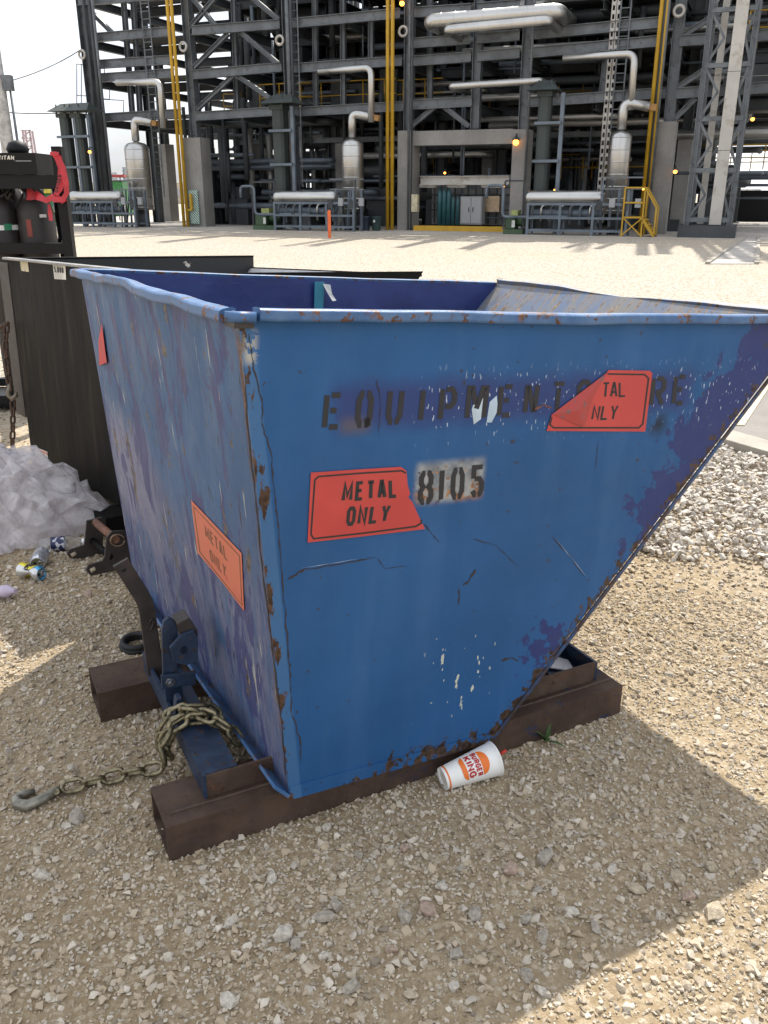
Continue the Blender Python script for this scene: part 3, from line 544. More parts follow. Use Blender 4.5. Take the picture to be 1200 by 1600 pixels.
hpart('frame_rail', MB().box((.118, .735, .1005), (1.325, .743, .162)), M_tube)
hpart('cross_channel', MB().box((.110, .0615, .1)  , (.118, .7435, .165)).box((.118, .0705, .100), (.215, .7345, .106)).box((.118, .0705, .158), (.200, .36, .164)), M_lat)
hpart('cross_channel', MB().box((1.3255, .0615, .1005), (1.3335, .7435, .162)).box((1.22, .0705, .1), (1.325, .7345, .106)), M_lat)
hpart('pivot_bar', MB().tube([(.155, .36, .128), (.155, .70, .128)], .016, 12), M_tube)
def lpx(u, v, yloc): return onplane(u, v, HB @ Vector((0, yloc, 0)), e2)
def bent_bar(pts, w, t_, yloc, name, mat):
    P_ = [HB.inverted() @ p for p in pts]; qs = ribbon([(p.x, p.z) for p in P_], w); mb = MB()
    L_ = [q[0] for q in qs] + [qs[-1][3]]; R2 = [q[1] for q in qs] + [qs[-1][2]]; poly = [Vector((p.x, yloc, p.y)) for p in L_] + [Vector((p.x, yloc, p.y)) for p in reversed(R2)]
    return hpart(name, mb.prism(poly, (0, t_, 0)), mat, .001)
lev = bent_bar([lpx(243, 1052, .64), lpx(236, 1000, .64), lpx(230, 955, .64), lpx(226, 940, .64), lpx(219, 927, .64), lpx(188, 878, .64)], .046, .012, .634, 'latch_lever', M_dk)
hpart('pin_hole', MB().tube([HB.inverted() @ lpx(193, 890, .6335), HB.inverted() @ lpx(193, 890, .637)], .007, 12), NT('hole_black').fin((.005, .005, .005), .9), 0, lev)
hpart('wire_loop', MB().tube([HB.inverted() @ lpx(u, v, .630) for u, v in [(233, 975), (237, 966), (240, 972), (237, 982), (234, 984)]], .003, 6), M_dk, 0, lev)
def plate(name, px, yloc, t_, mat, bevel=.0015, parent=None): return hpart(name, MB().prism([HB.inverted() @ lpx(u, v, yloc) for u, v in px], (0, t_, 0)), mat, bevel, parent)
plate('latch_post', [(253, 985), (256, 971), (264, 965), (273, 970), (278, 985), (277, 1052), (284, 1060), (289, 1118), (262, 1118), (255, 1060)], .43, .014, M_lat)
hx = plate('latch_plate', [(266, 1012), (283, 993), (303, 985), (310, 1000), (309, 1034), (290, 1040), (272, 1035)], .40, .012, M_lat)
hpart('bolt', MB().lathe([(.013, -.008), (.013, 0)], T_(HB.inverted() @ lpx(288, 1016, .40)) @ Matrix.Rotation(R_(90), 4, 'X'), 6), M_lat, 0, hx)
plate('latch_block', [(276, 975), (296, 965), (309, 985), (309, 1030), (300, 1034), (280, 985)], .415, .06, M_dk)
stp = plate('latch_strap', [(252, 1056), (306, 1050), (306, 1070), (253, 1077)], .415, .010, M_lat)
hpart('bolt', MB().lathe([(.014, -.004), (.014, .004)], T_(HB.inverted() @ lpx(266, 1066, .413)) @ Matrix.Rotation(R_(90), 4, 'X'), 6).lathe([(.007, 0), (.007, .012)], T_(HB.inverted() @ lpx(266, 1066, .413)) @ Matrix.Rotation(R_(90), 4, 'X'), 10), simple('bolt_steel', (.22, .24, .27), .4, .8), 0, stp)
plate('latch_foot', [(276, 1093), (284, 1090), (292, 1150), (270, 1150)], .35, .03, M_lat)
# brackets that hold the body above the tubes
bpart('pivot_bracket', MB().box((.28, .10, -.052), (.36, .13, -.004)), M_dk); bpart('pivot_bracket', MB().box((.28, WW - .45, -.052), (.36, WW - .42, -.004)), M_dk)
# ============================================================ CHAINS
def link_mesh(L_, wd_, r):
    a = (L_ / 2 - wd_ / 2); rr = wd_ / 2 - r; pts = []
    for k in range(9): t_ = -math.pi / 2 + math.pi * k / 8; pts.append((a + rr * math.cos(t_), rr * math.sin(t_), 0))
    for k in range(9): t_ = math.pi / 2 + math.pi * k / 8; pts.append((-a + rr * math.cos(t_), rr * math.sin(t_), 0))
    mb = MB(); mb.tube(pts, r, 8, closed=True); me = bpy.data.meshes.new('link'); me.from_pydata([tuple(v) for v in mb.v], [], mb.f); me.polygons.foreach_set('use_smooth', mb.sm); me.update(); return me
def chain_links(parent, pts, pitch, me, roll0=R_(40), alt=R_(90), jit=.12):
    pts = [Vector(p) for p in pts]; seg = [(b - a).length for a, b in zip(pts[:-1], pts[1:])]; tot = sum(seg); n_ = int(tot / pitch); PI_ = WM[parent.name].inverted()
    def at(d):
        for (a, b), l in zip(zip(pts[:-1], pts[1:]), seg):
            if d <= l: return a.lerp(b, d / l), (b - a).normalized()
            d -= l
        return pts[-1], (pts[-1] - pts[-2]).normalized()
    for i in range(n_):
        p0, _ = at(i * pitch); p1, _ = at((i + 1) * pitch); M_, _l = frame(p0, p1 if (p1 - p0).length > 1e-4 else p0 + Vector((1e-3, 0, 0)))
        M_.translation = (p0 + p1) / 2; M_ = M_ @ Matrix.Rotation(roll0 + alt * (i % 2) + random.uniform(-jit, jit), 4, 'X')
        o = bpy.data.objects.new('link', me); COL.objects.link(o); o.parent = parent; o.matrix_basis = PI_ @ M_; WM[o.name] = M_
t = NT('chain_steel'); nn = t.noise(60, 5, rough=.7); M_chain = t.fin(t.mix(t.mr(nn, .35, .65), (.10, .085, .05), (.30, .26, .165)), .42, .75)
hook_pts = [gz(u, v, .014) for u, v in [(98, 1231), (82, 1239), (62, 1251), (43, 1259), (28, 1257), (25, 1249), (36, 1241), (55, 1236)]]
ch = thing('chain', T_(gz(130, 1220)), 'brass-toned chain with a hook on the gravel, wrapped round the hopper base', 'chain')
LK = link_mesh(.068, .044, .0062); LK.materials.append(M_chain)
run = [gz(98, 1231, .022), gz(140, 1222, .018), gz(200, 1207, .018), gz(245, 1200, .02), HB @ Vector((.075, .33, .03))]
chain_links(ch, run, .052, LK)
def ring_pts(cx, y0, rx, rz, dy, a0, a1, n_=22): return [HB @ Vector((cx + rx * math.cos(a0 + (a1 - a0) * i / n_), y0 + dy * i / n_, .12 + rz * math.sin(a0 + (a1 - a0) * i / n_))) for i in range(n_ + 1)]
chain_links(ch, ring_pts(.15, .33, .085, .085, -.03, R_(200), R_(-20)), .052, LK)
chain_links(ch, ring_pts(.145, .295, .082, .075, -.035, R_(215), R_(-10)), .052, LK, R_(10))
chain_links(ch, ring_pts(.135, .255, .085, .07, .06, R_(205), R_(20)), .052, LK, R_(60))
chain_links(ch, [HB @ Vector(p) for p in ((.085, .335, .185), (.14, .30, .208), (.19, .25, .20), (.235, .21, .165), (.262, .20, .10))], .050, LK, R_(25))
chain_links(ch, [HB @ Vector(p) for p in ((.07, .31, .15), (.065, .30, .09), (.06, .31, .03))], .050, LK, R_(70))
hm = MB(); hm.tube(hook_pts, [.010, .012, .015, .016, .0155, .014, .012, .007], 10); hm.build('hook', simple('hook_steel', (.25, .24, .20), .45, .75, .35, 40), ch)
MB().tube([gz(88, 1237, .004), gz(88, 1237, .036)], .008, 10).build('hook_pin', M_chain, ch)
# rubber ring on the ground
g = gz(214, 1009); mb = MB()
for k, (r, z_) in enumerate(((.050, .012), (.047, .026))): mb.tube([(r * 1.0 * math.cos(a * .3927), r * .95 * math.sin(a * .3927), z_) for a in range(16)], .011, 8, closed=True)
tag(mb.build('rubber_ring', simple('black_rubber', (.012, .012, .013), .65, bump=.2), None, T_((g.x, g.y, gh(g.x, g.y))) @ Matrix.Rotation(R_(6), 4, 'X')), 'black rubber ring lying on gravel behind the latch lever', 'ring')
# ============================================================ PAPER CUP
ca, cb = gz(691, 1217, .030), gz(768, 1187, .047); ax = (cb - ca).normalized(); CL = .158
xv = (CC - ca); xv = (xv - ax * xv.dot(ax)).normalized(); yv = ax.cross(xv); CM = axes(ca, xv, yv, ax)
cup = thing('paper_cup', T_((ca.x, ca.y, 0)), 'white paper drink cup with orange and red burger emblem lying against the skid tube', 'cup')
M_cup = simple('cup_paper', (.78, .77, .74), .5, 0, .04); r0, r1 = .0305, .0465
def cr_(h): return r0 + (r1 - r0) * h / CL
prof = [(r0 - .0035, .006), (r0 - .0005, 0), (r0, 0.0015)] + [(cr_(h), h) for h in np.linspace(.004, CL, 10)] + [(r1 + .002, CL + .001), (r1 + .002, CL + .004), (r1 - .001, CL + .004), (r1 - .003, CL - .01), (r0 - .002, .012)]
MB().lathe(prof, CM, 40, cap=False).build('cup_wall', M_cup, cup); MB().lathe([(0.0005, .0062), (r0 - .003, .0062)], CM, 40, cap=False).build('cup_bottom', simple('cup_base', (.62, .58, .53), .6), cup)
def cpt(c, h, lift=.0006): f = c / cr_(h); r = cr_(h) + lift; return CM @ Vector((r * math.cos(f), r * math.sin(f), h))
M_or = NT('cup_orange').fin((.75, .17, .02), .5); M_rd = NT('cup_red').fin((.42, .02, .02), .5)
def cup_poly(name, pts, mat, lift=.0006):
    mb = MB(); c0 = sum((Vector(p) for p in pts), Vector((0, 0))) / len(pts); mb.add([cpt(*c0, lift)] + [cpt(*p, lift) for p in pts], [(0, 1 + i, 1 + (i + 1) % len(pts)) for i in range(len(pts))]); return mb.build(name, mat, cup, recalc=False)
h0, cc = .086, -.004; K_ = 1.22
def bun(f0, f1):
    mb = MB(); n_ = 18; w_ = .029 * K_; vs_ = []
    for i in range(n_ + 1): x = -w_ * .999 + 2 * w_ * .999 * i / n_; vs_ += [cpt(cc + x, h0 + f0(x / w_) * K_), cpt(cc + x, h0 + f1(x / w_) * K_)]
    mb.add(vs_, [(2 * i, 2 * i + 2, 2 * i + 3, 2 * i + 1) for i in range(n_)]); mb.build('emblem_bun', M_or, cup, recalc=False)
bun(lambda x: .0155, lambda x: .0155 + .0185 * math.sqrt(1 - x * x)); bun(lambda x: -.020 - .011 * (1 - abs(x) ** 5), lambda x: -.0195)
def cup_text(txt, w, h, hb, sw):
    mb = MB()
    for q in text_quads(txt, w, h, sw, FONT, .12): mb.add([cpt(p.x - w / 2 + cc, hb + p.y, .0007) for p in q], [(0, 1, 2, 3)])
    mb.build('emblem_lettering', M_rd, cup, recalc=False)
cup_text('BURGER', .056 * K_, .013 * K_, h0 + .0005 * K_, .0032 * K_); cup_text('KING', .052 * K_, .0165 * K_, h0 - .0178 * K_, .0042 * K_)
mb = MB(); N_ = 40
for k in range(N_):
    a, b = 2 * math.pi * k / N_, 2 * math.pi * (k + 1) / N_; q = [(a, .007), (b, .007), (b, .0115), (a, .0115)]
    mb.add([CM @ Vector(((cr_(h) + .0005) * math.cos(f), (cr_(h) + .0005) * math.sin(f), h)) for f, h in q], [(0, 1, 2, 3)])
mb.build('orange_band', M_or, cup, recalc=False)
tag(MB().tube([gz(779, 1180, .03), gz(791, 1172, .045)], .0045, 10).build('drinking_straw', simple('straw_red', (.5, .03, .02), .4)), 'short red drinking straw end beside the paper cup', 'straw')
# weed by the tube
g = gz(852, 1158); wd_ = thing('weed', T_((g.x, g.y, 0)), 'small green weed growing beside the skid tube', 'weed'); M_leaf = simple('weed_leaf', (.045, .085, .025), .6)
for k in range(13):
    a = random.uniform(0, 6.28); l = random.uniform(.04, .085); el = random.uniform(.25, 1.2); mb = MB(); vs_ = []
    for i in range(5):
        f = i / 4; w_ = .005 * math.sin(math.pi * min(1, f * .9 + .1)); d = Vector((math.cos(a), math.sin(a), 0)); p = Vector((g.x, g.y, .002)) + d * (l * f * math.cos(el)) + Vector((0, 0, l * (f * math.sin(el) - .35 * f * f))); s_ = Vector((-d.y, d.x, 0)) * w_; vs_ += [p - s_, p + s_]
    mb.add(vs_, [(2 * i, 2 * i + 1, 2 * i + 3, 2 * i + 2) for i in range(4)], True); mb.build('leaf', M_leaf, wd_, recalc=False)
# rag of pale sheet inside the frame, chip of litter on the tube
pr = [HB @ Vector(p) for p in ((1.20, .20, .112), (1.29, .11, .112), (1.31, .17, .116), (1.23, .30, .113))]
tag(MB().prism(pr, (0, 0, .004)).build('sheet_scrap', simple('pale_sheet', (.60, .60, .64), .6)), 'pale grey sheet scrap lying inside the hopper base frame', 'scrap')
q = HB @ Vector((.985, .05, .104)); tag(MB().box((-.012, -.008, -.004), (.013, .009, .010), T_(q) @ Matrix.Rotation(.7, 4, 'Z') @ Matrix.Rotation(.4, 4, 'X')).build('litter_chip', simple('cream_chip', (.55, .48, .36), .7)), 'small cream chip lying on top of the skid tube', 'litter')
# ============================================================ CANS, BOTTLE, PLASTIC SHEETING
M_alu = simple('aluminium', (.62, .62, .63), .3, 1.0, .08, 30)
def can(px, ang, mat, label, crush=0, band=None):
    g = gz(*px); M_ = T_((g.x, g.y, .034 + gh(g.x, g.y))) @ Matrix.Rotation(ang, 4, 'Z') @ Matrix.Rotation(R_(90), 4, 'Y')
    root = thing('drink_can', T_((g.x, g.y, 0)), label, 'can'); h = .116; pf = [(.026, 0), (.0325, .007), (.033, .012)] + [(.033, z_) for z_ in np.linspace(.02, .098, 9)] + [(.0315, .104), (.0265, .111), (.0265, .114), (.024, .114), (.0235, .110)]
    mb = MB().lathe(pf, None, 28); nv = []
    for v in mb.v:
        x, y, z_ = v
        if crush:
            w_ = math.exp(-((z_ - .06) / .026) ** 2); f = math.atan2(y, x); k = 1 - crush * w_ * (.55 + .45 * math.cos(2 * f + 1)) ; x *= k; y *= k; y += .010 * w_; x += -.004 * math.sin(z_ * 90 + f * 3) * w_
        nv.append((x, y, z_ - .057))
    mb.v = nv; mb.build('can_body', mat, root, M_); MB().lathe([(.0005, .053), (.0235, .053)], M_, 24, False).build('can_lid', M_alu, root)
    MB().tube([M_ @ Vector((.009 * math.cos(a), .009 * math.sin(a) + .011, .0545)) for a in np.linspace(0, 6.0, 14)], .0016, 6).build('pull_tab', M_alu, root)
    MB().lathe([(.0005, .0536), (.007, .0536)], M_ @ T_((0, -.010, 0)), 12, False).build('can_mouth', NT('mouth_black').fin((.01, .01, .01), .8), root)
t = NT('can_yellow'); X = t.sep(t.co()); z_ = X['Z']; n3 = t.noise(40, 3)
c = t.mix(t.mr(z_, .026, .028), (.72, .60, .03), (.05, .33, .62)); c = t.mix(t.mr(X['Y'], -.012, -.016), c, (.62, .62, .62)); lg = t.box(X['X'], z_, -.05, -.012, -.016, .012, .003); c = t.mix(t.ma('MULTIPLY', lg, t.mr(n3, .42, .46)), c, (.02, .02, .02))
can((50, 905), R_(-24), t.fin(c, .3, .6), 'crushed yellow and silver drink can with a blue end on gravel', .38)
t = NT('can_silver'); n3 = t.noise(70, 3, t.co(scale=(1, 1, .4))); can((64, 884), R_(-80), t.fin(t.mix(t.mr(n3, .52, .58), (.60, .61, .64), (.34, .36, .42)), .3, .7), 'upright-patterned silver drink can lying behind the crushed yellow can')
g = gz(2, 935); tag(MB().lathe([(.004, 0), (.024, .004), (.026, .05), (.012, .075), (.010, .09)], T_((g.x - .01, g.y, .03)) @ Matrix.Rotation(R_(80), 4, 'Y') @ Matrix.Rotation(.3, 4, 'X'), 20).build('plastic_bottle', simple('lilac_plastic', (.42, .36, .46), .3)), 'small lilac plastic bottle lying in front of the crushed can', 'bottle')
g = gz(100, 866); bt = thing('water_bottle', T_((g.x, g.y, 0)), 'clear water bottle with navy label poking out of the plastic sheeting', 'bottle'); BMx = T_((g.x - .05, g.y + .03, .036)) @ Matrix.Rotation(R_(14), 4, 'Z') @ Matrix.Rotation(R_(90), 4, 'Y')
t = NT('clear_plastic'); t.set(t.b.inputs['Transmission Weight'], .9); t.set(t.b.inputs['IOR'], 1.2); M_pet = t.fin((.9, .9, .92), .12)
MB().lathe([(.01, -.06), (.03, -.058), (.032, -.05), (.032, .06), (.028, .08), (.014, .105), (.013, .125)], BMx, 24).build('bottle_body', M_pet, bt)
t = NT('bottle_label'); n3 = t.noise(45, 2); MB().lathe([(.0326, -.01), (.0326, .045)], BMx, 24, False).build('bottle_label', t.fin(t.mix(t.mr(n3, .55, .58), (.012, .02, .08), (.55, .55, .6)), .4), bt); MB().lathe([(.0145, .118), (.0145, .134)], BMx, 16).build('bottle_cap', simple('cap_white', (.7, .7, .7), .4), bt)
# crumpled translucent sheeting: a heap of folds
t = NT('plastic_sheet'); tr = t.n('ShaderNodeBsdfTransparent', {'Color': (.95, .94, .95)}); tl = t.n('ShaderNodeBsdfTranslucent', {'Color': (.88, .85, .87)}); gl = t.n('ShaderNodeBsdfPrincipled', {'Base Color': (.90, .87, .89), 'Roughness': .10})
nn = t.noise(5, 6, rough=.6, dist=1.5); m1 = t.n('ShaderNodeMixShader', {0: .40, 1: gl.outputs[0], 2: tl.outputs[0]}); m2 = t.n('ShaderNodeMixShader', {0: t.mr(nn, .38, .66, .62, .22), 1: m1.outputs[0], 2: tr.outputs[0]}); t.t.links.new(m2.outputs[0], t.out.inputs['Surface'])
bp = t.n('ShaderNodeBump', {'Height': t.noise(14, 4, rough=.55, dist=2.5), 'Strength': .55, 'Distance': .03}); t.t.links.new(bp.outputs['Normal'], gl.inputs['Normal']); M_sheet = t.m
def rdg(x, y, s):
    v = 0; a = 1
    for k in range(4):
        u_ = x * math.cos(s + k * 1.7) + y * math.sin(s + k * 1.7); w_ = -x * math.sin(s + k * 1.7) + y * math.cos(s + k * 1.7); v += a * (1 - abs(math.sin(u_ * (6 + 5 * k) + 1.4 * math.sin(w_ * (3 + 2.5 * k) + s * 3)))); a *= .55
    return v
outl = [gz(-60, 900), gz(0, 866), gz(38, 860), gz(75, 836), gz(112, 829), gz(132, 822)]
cx0, cy0 = -1.84, 3.84
def rad(a):                                          # outline of the heap on the ground
    a = (a + math.pi) % (2 * math.pi) - math.pi
    return .48 + .05 * math.sin(3 * a + 1) + .03 * math.sin(7 * a) + .22 * math.exp(-((a + .12) / .14) ** 2)
sheet_ = thing('plastic_sheeting', T_((cx0, cy0, 0)), 'crumpled clear plastic sheeting heaped against the black hopper', 'plastic sheet')
for lay, (NR, NA, hs, rs_, amp) in enumerate(((15, 46, 1.0, 1.0, .042), (10, 30, .80, .93, .05))):
    r = random.Random(50 + lay); mb = MB(); vs_ = [(cx0, cy0, .43 * hs)]
    for i in range(1, NR + 1):
        f = i / NR
        for k in range(NA):
            a = 2 * math.pi * (k + .5 * (i % 2)) / NA + r.uniform(-.05, .05); rr_ = rad(a) * f * rs_ * (1 + r.uniform(-.03, .03)); x, y = cx0 + rr_ * math.cos(a), cy0 + rr_ * math.sin(a) * .86
            z_ = hs * .42 * (1 - f ** 1.8) ** .8 if i < NR else 0; e_ = min(1, 5 * (1 - f))
            z_ += (amp * r.uniform(-1, 1) + .06 * (rdg(x * .5, y * .5, .4) - 1.1)) * e_; vs_.append((x + amp * .6 * r.uniform(-1, 1), y + amp * .6 * r.uniform(-1, 1), max(.008, z_)))
    fs_ = [(0, 1 + k, 1 + (k + 1) % NA) for k in range(NA)]
    for i in range(NR - 1):
        for k in range(NA):
            p, q = 1 + i * NA + k, 1 + i * NA + (k + 1) % NA; p2, q2 = p + NA, 1 + (i + 1) * NA + (k + 1) % NA
            fs_ += [(p, p2, q2), (p, q2, q)] if r.random() < .5 else [(p, p2, q), (q, p2, q2)]
    mb.add(vs_, fs_, True); o = mb.build('sheet_layer', M_sheet, sheet_, recalc=False)
    cr2 = o.data.attributes.new('crease_edge', 'FLOAT', 'EDGE'); cr2.data.foreach_set('value', [r.choice((0, .5, .9, 1)) for _ in o.data.edges]); md = o.modifiers.new('folds', 'SUBSURF'); md.levels = md.render_levels = 2
# ============================================================ BLACK HOPPER
fw, fn_ = Vector((.643, -.766, 0)), Vector((.766, .643, 0)); BA = Vector((-2.02, 4.73, 0)); BW = 1.62; NO = BA + fw * BW
KM = T_((NO.x, NO.y, .12)) @ axes((0, 0, 0), fn_, -fw, (0, 0, 1)) @ Matrix.Rotation(.035, 4, 'Y') @ Matrix.Rotation(-.021, 4, 'X')
bh = thing('dump_hopper', T_((NO.x, NO.y, 0)), 'black steel dump hopper behind the blue one, with capacity placard and stickers', 'hopper')
def kmat():
    t = NT('black_hopper_paint'); st = t.co(scale=(1, 2.5, .3)); n2 = t.noise(5, 7, st, rough=.65); n3 = t.noise(22, 7, t.co(scale=(1, 2, .3)), rough=.7)
    c = t.mix(t.mr(n2, .35, .65), (.005, .005, .005), (.011, .010, .009)); c = t.mix(t.mr(t.noise(3, 6, st, rough=.6), .56, .68, 0, .6), c, (.035, .025, .018)); c = t.mix(t.mr(n3, .70, .73, 0, .6), c, (.09, .085, .08))
    t.bump(t.noise(2.2, 3), .2, .03); return t.fin(c, t.mr(n2, .3, .7, .5, .7), 0, .10)
M_k = kmat(); t = NT('black_scratched_inside'); n2 = t.noise(8, 6, t.co(scale=(1, 1, 1.4)), rough=.6, dist=.8); M_kin = t.fin(t.mix(t.mr(n2, .63, .65), (.016, .016, .017), (.55, .52, .45)), .5)
M_kedge = worn('worn_black_rim', (.20, .195, .19), (.32, .31, .30), .66, .5, 9); M_kslope = worn('grey_scraped_slope', (.26, .27, .29), (.34, .34, .36), .68, .5, 6)
def kp(name, mb, mat, bevel=0): return mb.build(name, mat, bh, KM, bevel)
KH, KX = 1.08, 1.52
kp('back_panel', MB().prism([(0, 0, 0), (0, BW, 0), (0, BW, KH), (0, 0, KH)], (.006, 0, 0)), M_k)
kp('side_panel', MB().prism([(.0062, BW, 0), (.62, BW, 0), (KX, BW, KH - .2), (KX, BW, KH), (.0062, BW, KH)], (0, -.006, 0)), M_kin); kp('side_panel', MB().prism([(.0062, 0, 0), (.62, 0, 0), (KX, 0, KH - .02), (.0062, 0, KH)], (0, .006, 0)), M_k)
kp('bottom_panel', MB().box((.007, .007, 0), (.62, BW - .007, .006)), M_k)
kp('front_slope_panel', MB().prism([(.622, .007, 0), (KX - .02, .007, KH - .045), (KX - .02, BW - .007, KH - .075), (.622, BW - .007, 0)], (-.006, 0, .006)), M_kslope)
kp('rim', MB().box((-.030, -.01, KH), (.012, BW + .01, KH + .012)), M_kedge, .003); kp('rim', MB().box((.014, BW - .012, KH), (KX, BW + .02, KH + .010)), M_k, .003)
kp('rim', MB().bar((KX - .015, .0, KH - .040), (KX - .015, BW, KH - .068), .012, .012), M_k)
kp('corner_flange', MB().box((-.002, BW + .021, .22), (.006, BW + .17, KH - .02)), M_dk); kp('skid_tube', MB().box((-.12, .30, -.10), (1.1, .47, -.004)), M_k); kp('skid_tube', MB().box((-.12, BW - .47, -.10), (1.1, BW - .30, -.004)), M_k)
nK = (KM.to_3x3() @ Vector((-1, 0, 0))).normalized(); pK = KM @ Vector((0, .8, .5))
def kpx(u, v, l=0): return onplane(u, v, pK, nK) + nK * l
def kflat(name, px, mat, l=.002): return MB().prism([kpx(u, v, l) for u, v in px], nK * .001).build(name, mat, bh)
def ktext(txt, tl, tr, br, bl, mat, l, parent, sw=.17):
    W_ = (Vector(tr) - Vector(tl)).length; H_ = (Vector(bl) - Vector(tl)).length
    quads_obj('placard_text', [[kpx(*bil(tl, tr, br, bl, p.x / W_, p.y / H_), l) for p in q] for q in text_quads(txt, W_, H_, H_ * sw, FONT)], mat, parent)
pl = kflat('placard', [(83, 412), (103, 415), (104, 437), (86, 436)], simple('placard_white', (.62, .60, .55), .6)); pl['label'] = 'white 5,000 capacity placard'
ktext('5,000', (85, 416), (100, 418), (101, 427), (86, 425), M_black, .0035, pl)
kflat('note_sticker', [(32, 404), (44, 406), (46, 425), (34, 423)], simple('note_cream', (.55, .50, .33), .6, 0, .15, 30, dirt=(.25, .12, .08)))
lb = kflat('warning_label', [(55, 698), (75, 706), (77, 735), (57, 724)], simple('label_white', (.60, .57, .52), .6)); kflat('label_header', [(56, 699), (75, 707), (75, 711), (56, 703)], simple('label_red', (.5, .22, .18), .6), .0035)
for k in range(4): line = kflat('label_line', [(58, 707 + k * 4.4), (74, 714 + k * 4.4), (74, 715.2 + k * 4.4), (58, 708.2 + k * 4.4)], NT('label_ink').fin((.16, .15, .15), .7), .0035)
kflat('label_footer', [(57, 725), (77, 736), (77, 740), (57, 729)], simple('label_olive', (.30, .25, .08), .6))
# latch bracket at its foot: two slotted plates and a rusty pin
def kplate(name, px, P, t_): return MB().prism([onplane(u, v, P, fw) for u, v in px], -fw * t_).build(name, M_dk, bh, None, .001)
P1, P2 = gz(150, 890, .045), gz(118, 862, .045)
n1_ = kplate('bracket_plate', [(175, 830), (167, 840), (164, 870), (160, 877), (138, 883), (135, 891), (142, 900), (180, 892), (211, 884), (207, 836), (195, 829)], P1, .010)
n2_ = kplate('bracket_plate', [(160, 808), (136, 814), (132, 852), (109, 859), (105, 865), (110, 873), (127, 873), (160, 865), (163, 820)], P2, .010)
def rp(u, v, P): return onplane(u, v, P, fw)
MB().tube([rp(149, 816, P2), rp(178, 841, P1) + fw * .02], .017, 14).build('pin', simple('pin_rust', (.16, .075, .045), .7, 0, .4, 60), bh)
MB().tube([rp(180 + 11 * math.cos(a), 842 + 9 * math.sin(a), P1) + fw * .022 for a in np.linspace(0, 5.9, 18)], .003, 6).build('retaining_ring', simple('ring_steel', (.25, .18, .12), .5, .6), bh)
for (u, v), P in (((144, 890), P1), ((114, 866), P2)): MB().tube([rp(u - 3, v + 2, P) + fw * .0015, rp(u + 4, v - 2, P) + fw * .0015], .009, 10).build('slot', simple('slot_bright', (.36, .30, .21), .8), bh)
MB().tube([rp(145, 845, P2), rp(172, 870, P1)], .014, 12).build('spacer', M_k, bh)
# hanging chain at its far corner
PC = BA - fw * .06 - fn_ * .05
def hp(u, v): return onplane(u, v, PC, Vector((0, 1, 0)))
hc = thing('chain', T_(hp(12, 508)), 'rusty chain with a hook hanging at the corner of the black hopper', 'chain'); M_rc = simple('rusty_chain', (.085, .05, .036), .7, .3, .4, 60)
LK2 = link_mesh(.060, .036, .0065); LK2.materials.append(M_rc); chain_links(hc, [hp(11, 508), hp(8, 540), hp(13, 590), hp(17, 612)], .046, LK2); chain_links(hc, [hp(20, 625), hp(20, 665), hp(19, 708)], .046, LK2)
MB().tube([hp(16, 600), hp(14, 610), hp(14, 618), hp(19, 623), hp(25, 618), hp(25, 612)], [.012, .013, .015, .016, .013, .008], 10).build('hook', simple('hook_worn', (.22, .19, .15), .5, .6), hc)
MB().tube([hp(0, 512) , hp(6, 508), hp(14, 505)], .012, 8).build('hanger', M_rc, hc)
# ============================================================ CYLINDER RACK
RY = 6.15; RPn = Vector((0, 1, 0))
def rk(u, v, y=RY): return onplane(u, v, Vector((0, y, 0)), RPn)
M_bk = simple('rack_black_paint', (.006, .006, .007), .5, 0, .3, 8); M_bk.node_tree.nodes['Principled BSDF'].inputs['Specular IOR Level'].default_value = .25; pb = rk(98, 300)
rack = thing('cylinder_rack', T_((pb.x, RY, 0)), 'black steel frame rack holding gas cylinders, red tape tied to its post', 'rack')
zt, zr = rk(60, 252).z, rk(60, 388).z; xp = pb.x; xl = rk(-260, 300).x
xp0, xl0 = xp, xl
for yy in (RY, RY + .62):
    xp, xl = (xp0, xl0) if yy == RY else (xp0 - .25, xl0 - .25)
    for xx in (xp, xl): MB().box((xx - .032, yy - .032, 0), (xx + .032, yy + .032, zt + (.09 if xx == xp0 else -.09))).build('post', M_bk, rack)
    MB().box((xl + .033, yy - .03, zr - .035), (xp - .033, yy + .03, zr + .035)).build('rail', M_bk, rack); MB().box((xl + .033, yy - .03, zt - .17), (xp - .033, yy + .03, zt - .085)).build('beam', M_bk, rack); MB().box((xl + .033, yy - .03, .06), (xp - .033, yy + .03, .12)).build('rail', M_bk, rack)
xp, xl = xp0, xl0
for zz in (.09, zr, zt - .13): MB().bar((xp - .013, RY + .033, zz), (xp - .237, RY + .587, zz), .05, .05).build('side_rail', M_bk, rack)
MB().box((xl, RY + .033, .02), (xp - .30, RY + .587, .055)).build('deck', M_bk, rack)
bd = MB().box((xl + .1, RY - .045, zt - .082), (rk(60, 250).x, RY + .5, zt + .05)).build('machine_case', M_bk, rack)
W_ = Vector((20, 0)).length; quads_obj('case_lettering', [[rk(*bil((-3, 243), (22, 243), (22, 250), (-3, 250), p.x / 27, p.y / 7), RY - .048) for p in q] for q in text_quads('TITAN', 27, 7, 1.5, FONT)], simple('lettering_pale', (.62, .58, .5), .5), bd)
MB().box((rk(-6, 0).x, RY - .0475, rk(0, 252.5).z), (rk(20, 0).x, RY - .046, rk(0, 251.3).z)).build('case_line', simple('line_grey', (.3, .3, .3), .5), bd)
gpt = rk(14, 236); mb = MB().lathe([(.06, 0), (.075, .03), (.055, .07), (.02, .085)], T_((gpt.x, RY + .15, zt + .05)), 14); mb.build('filler_cap', M_bk, bd)
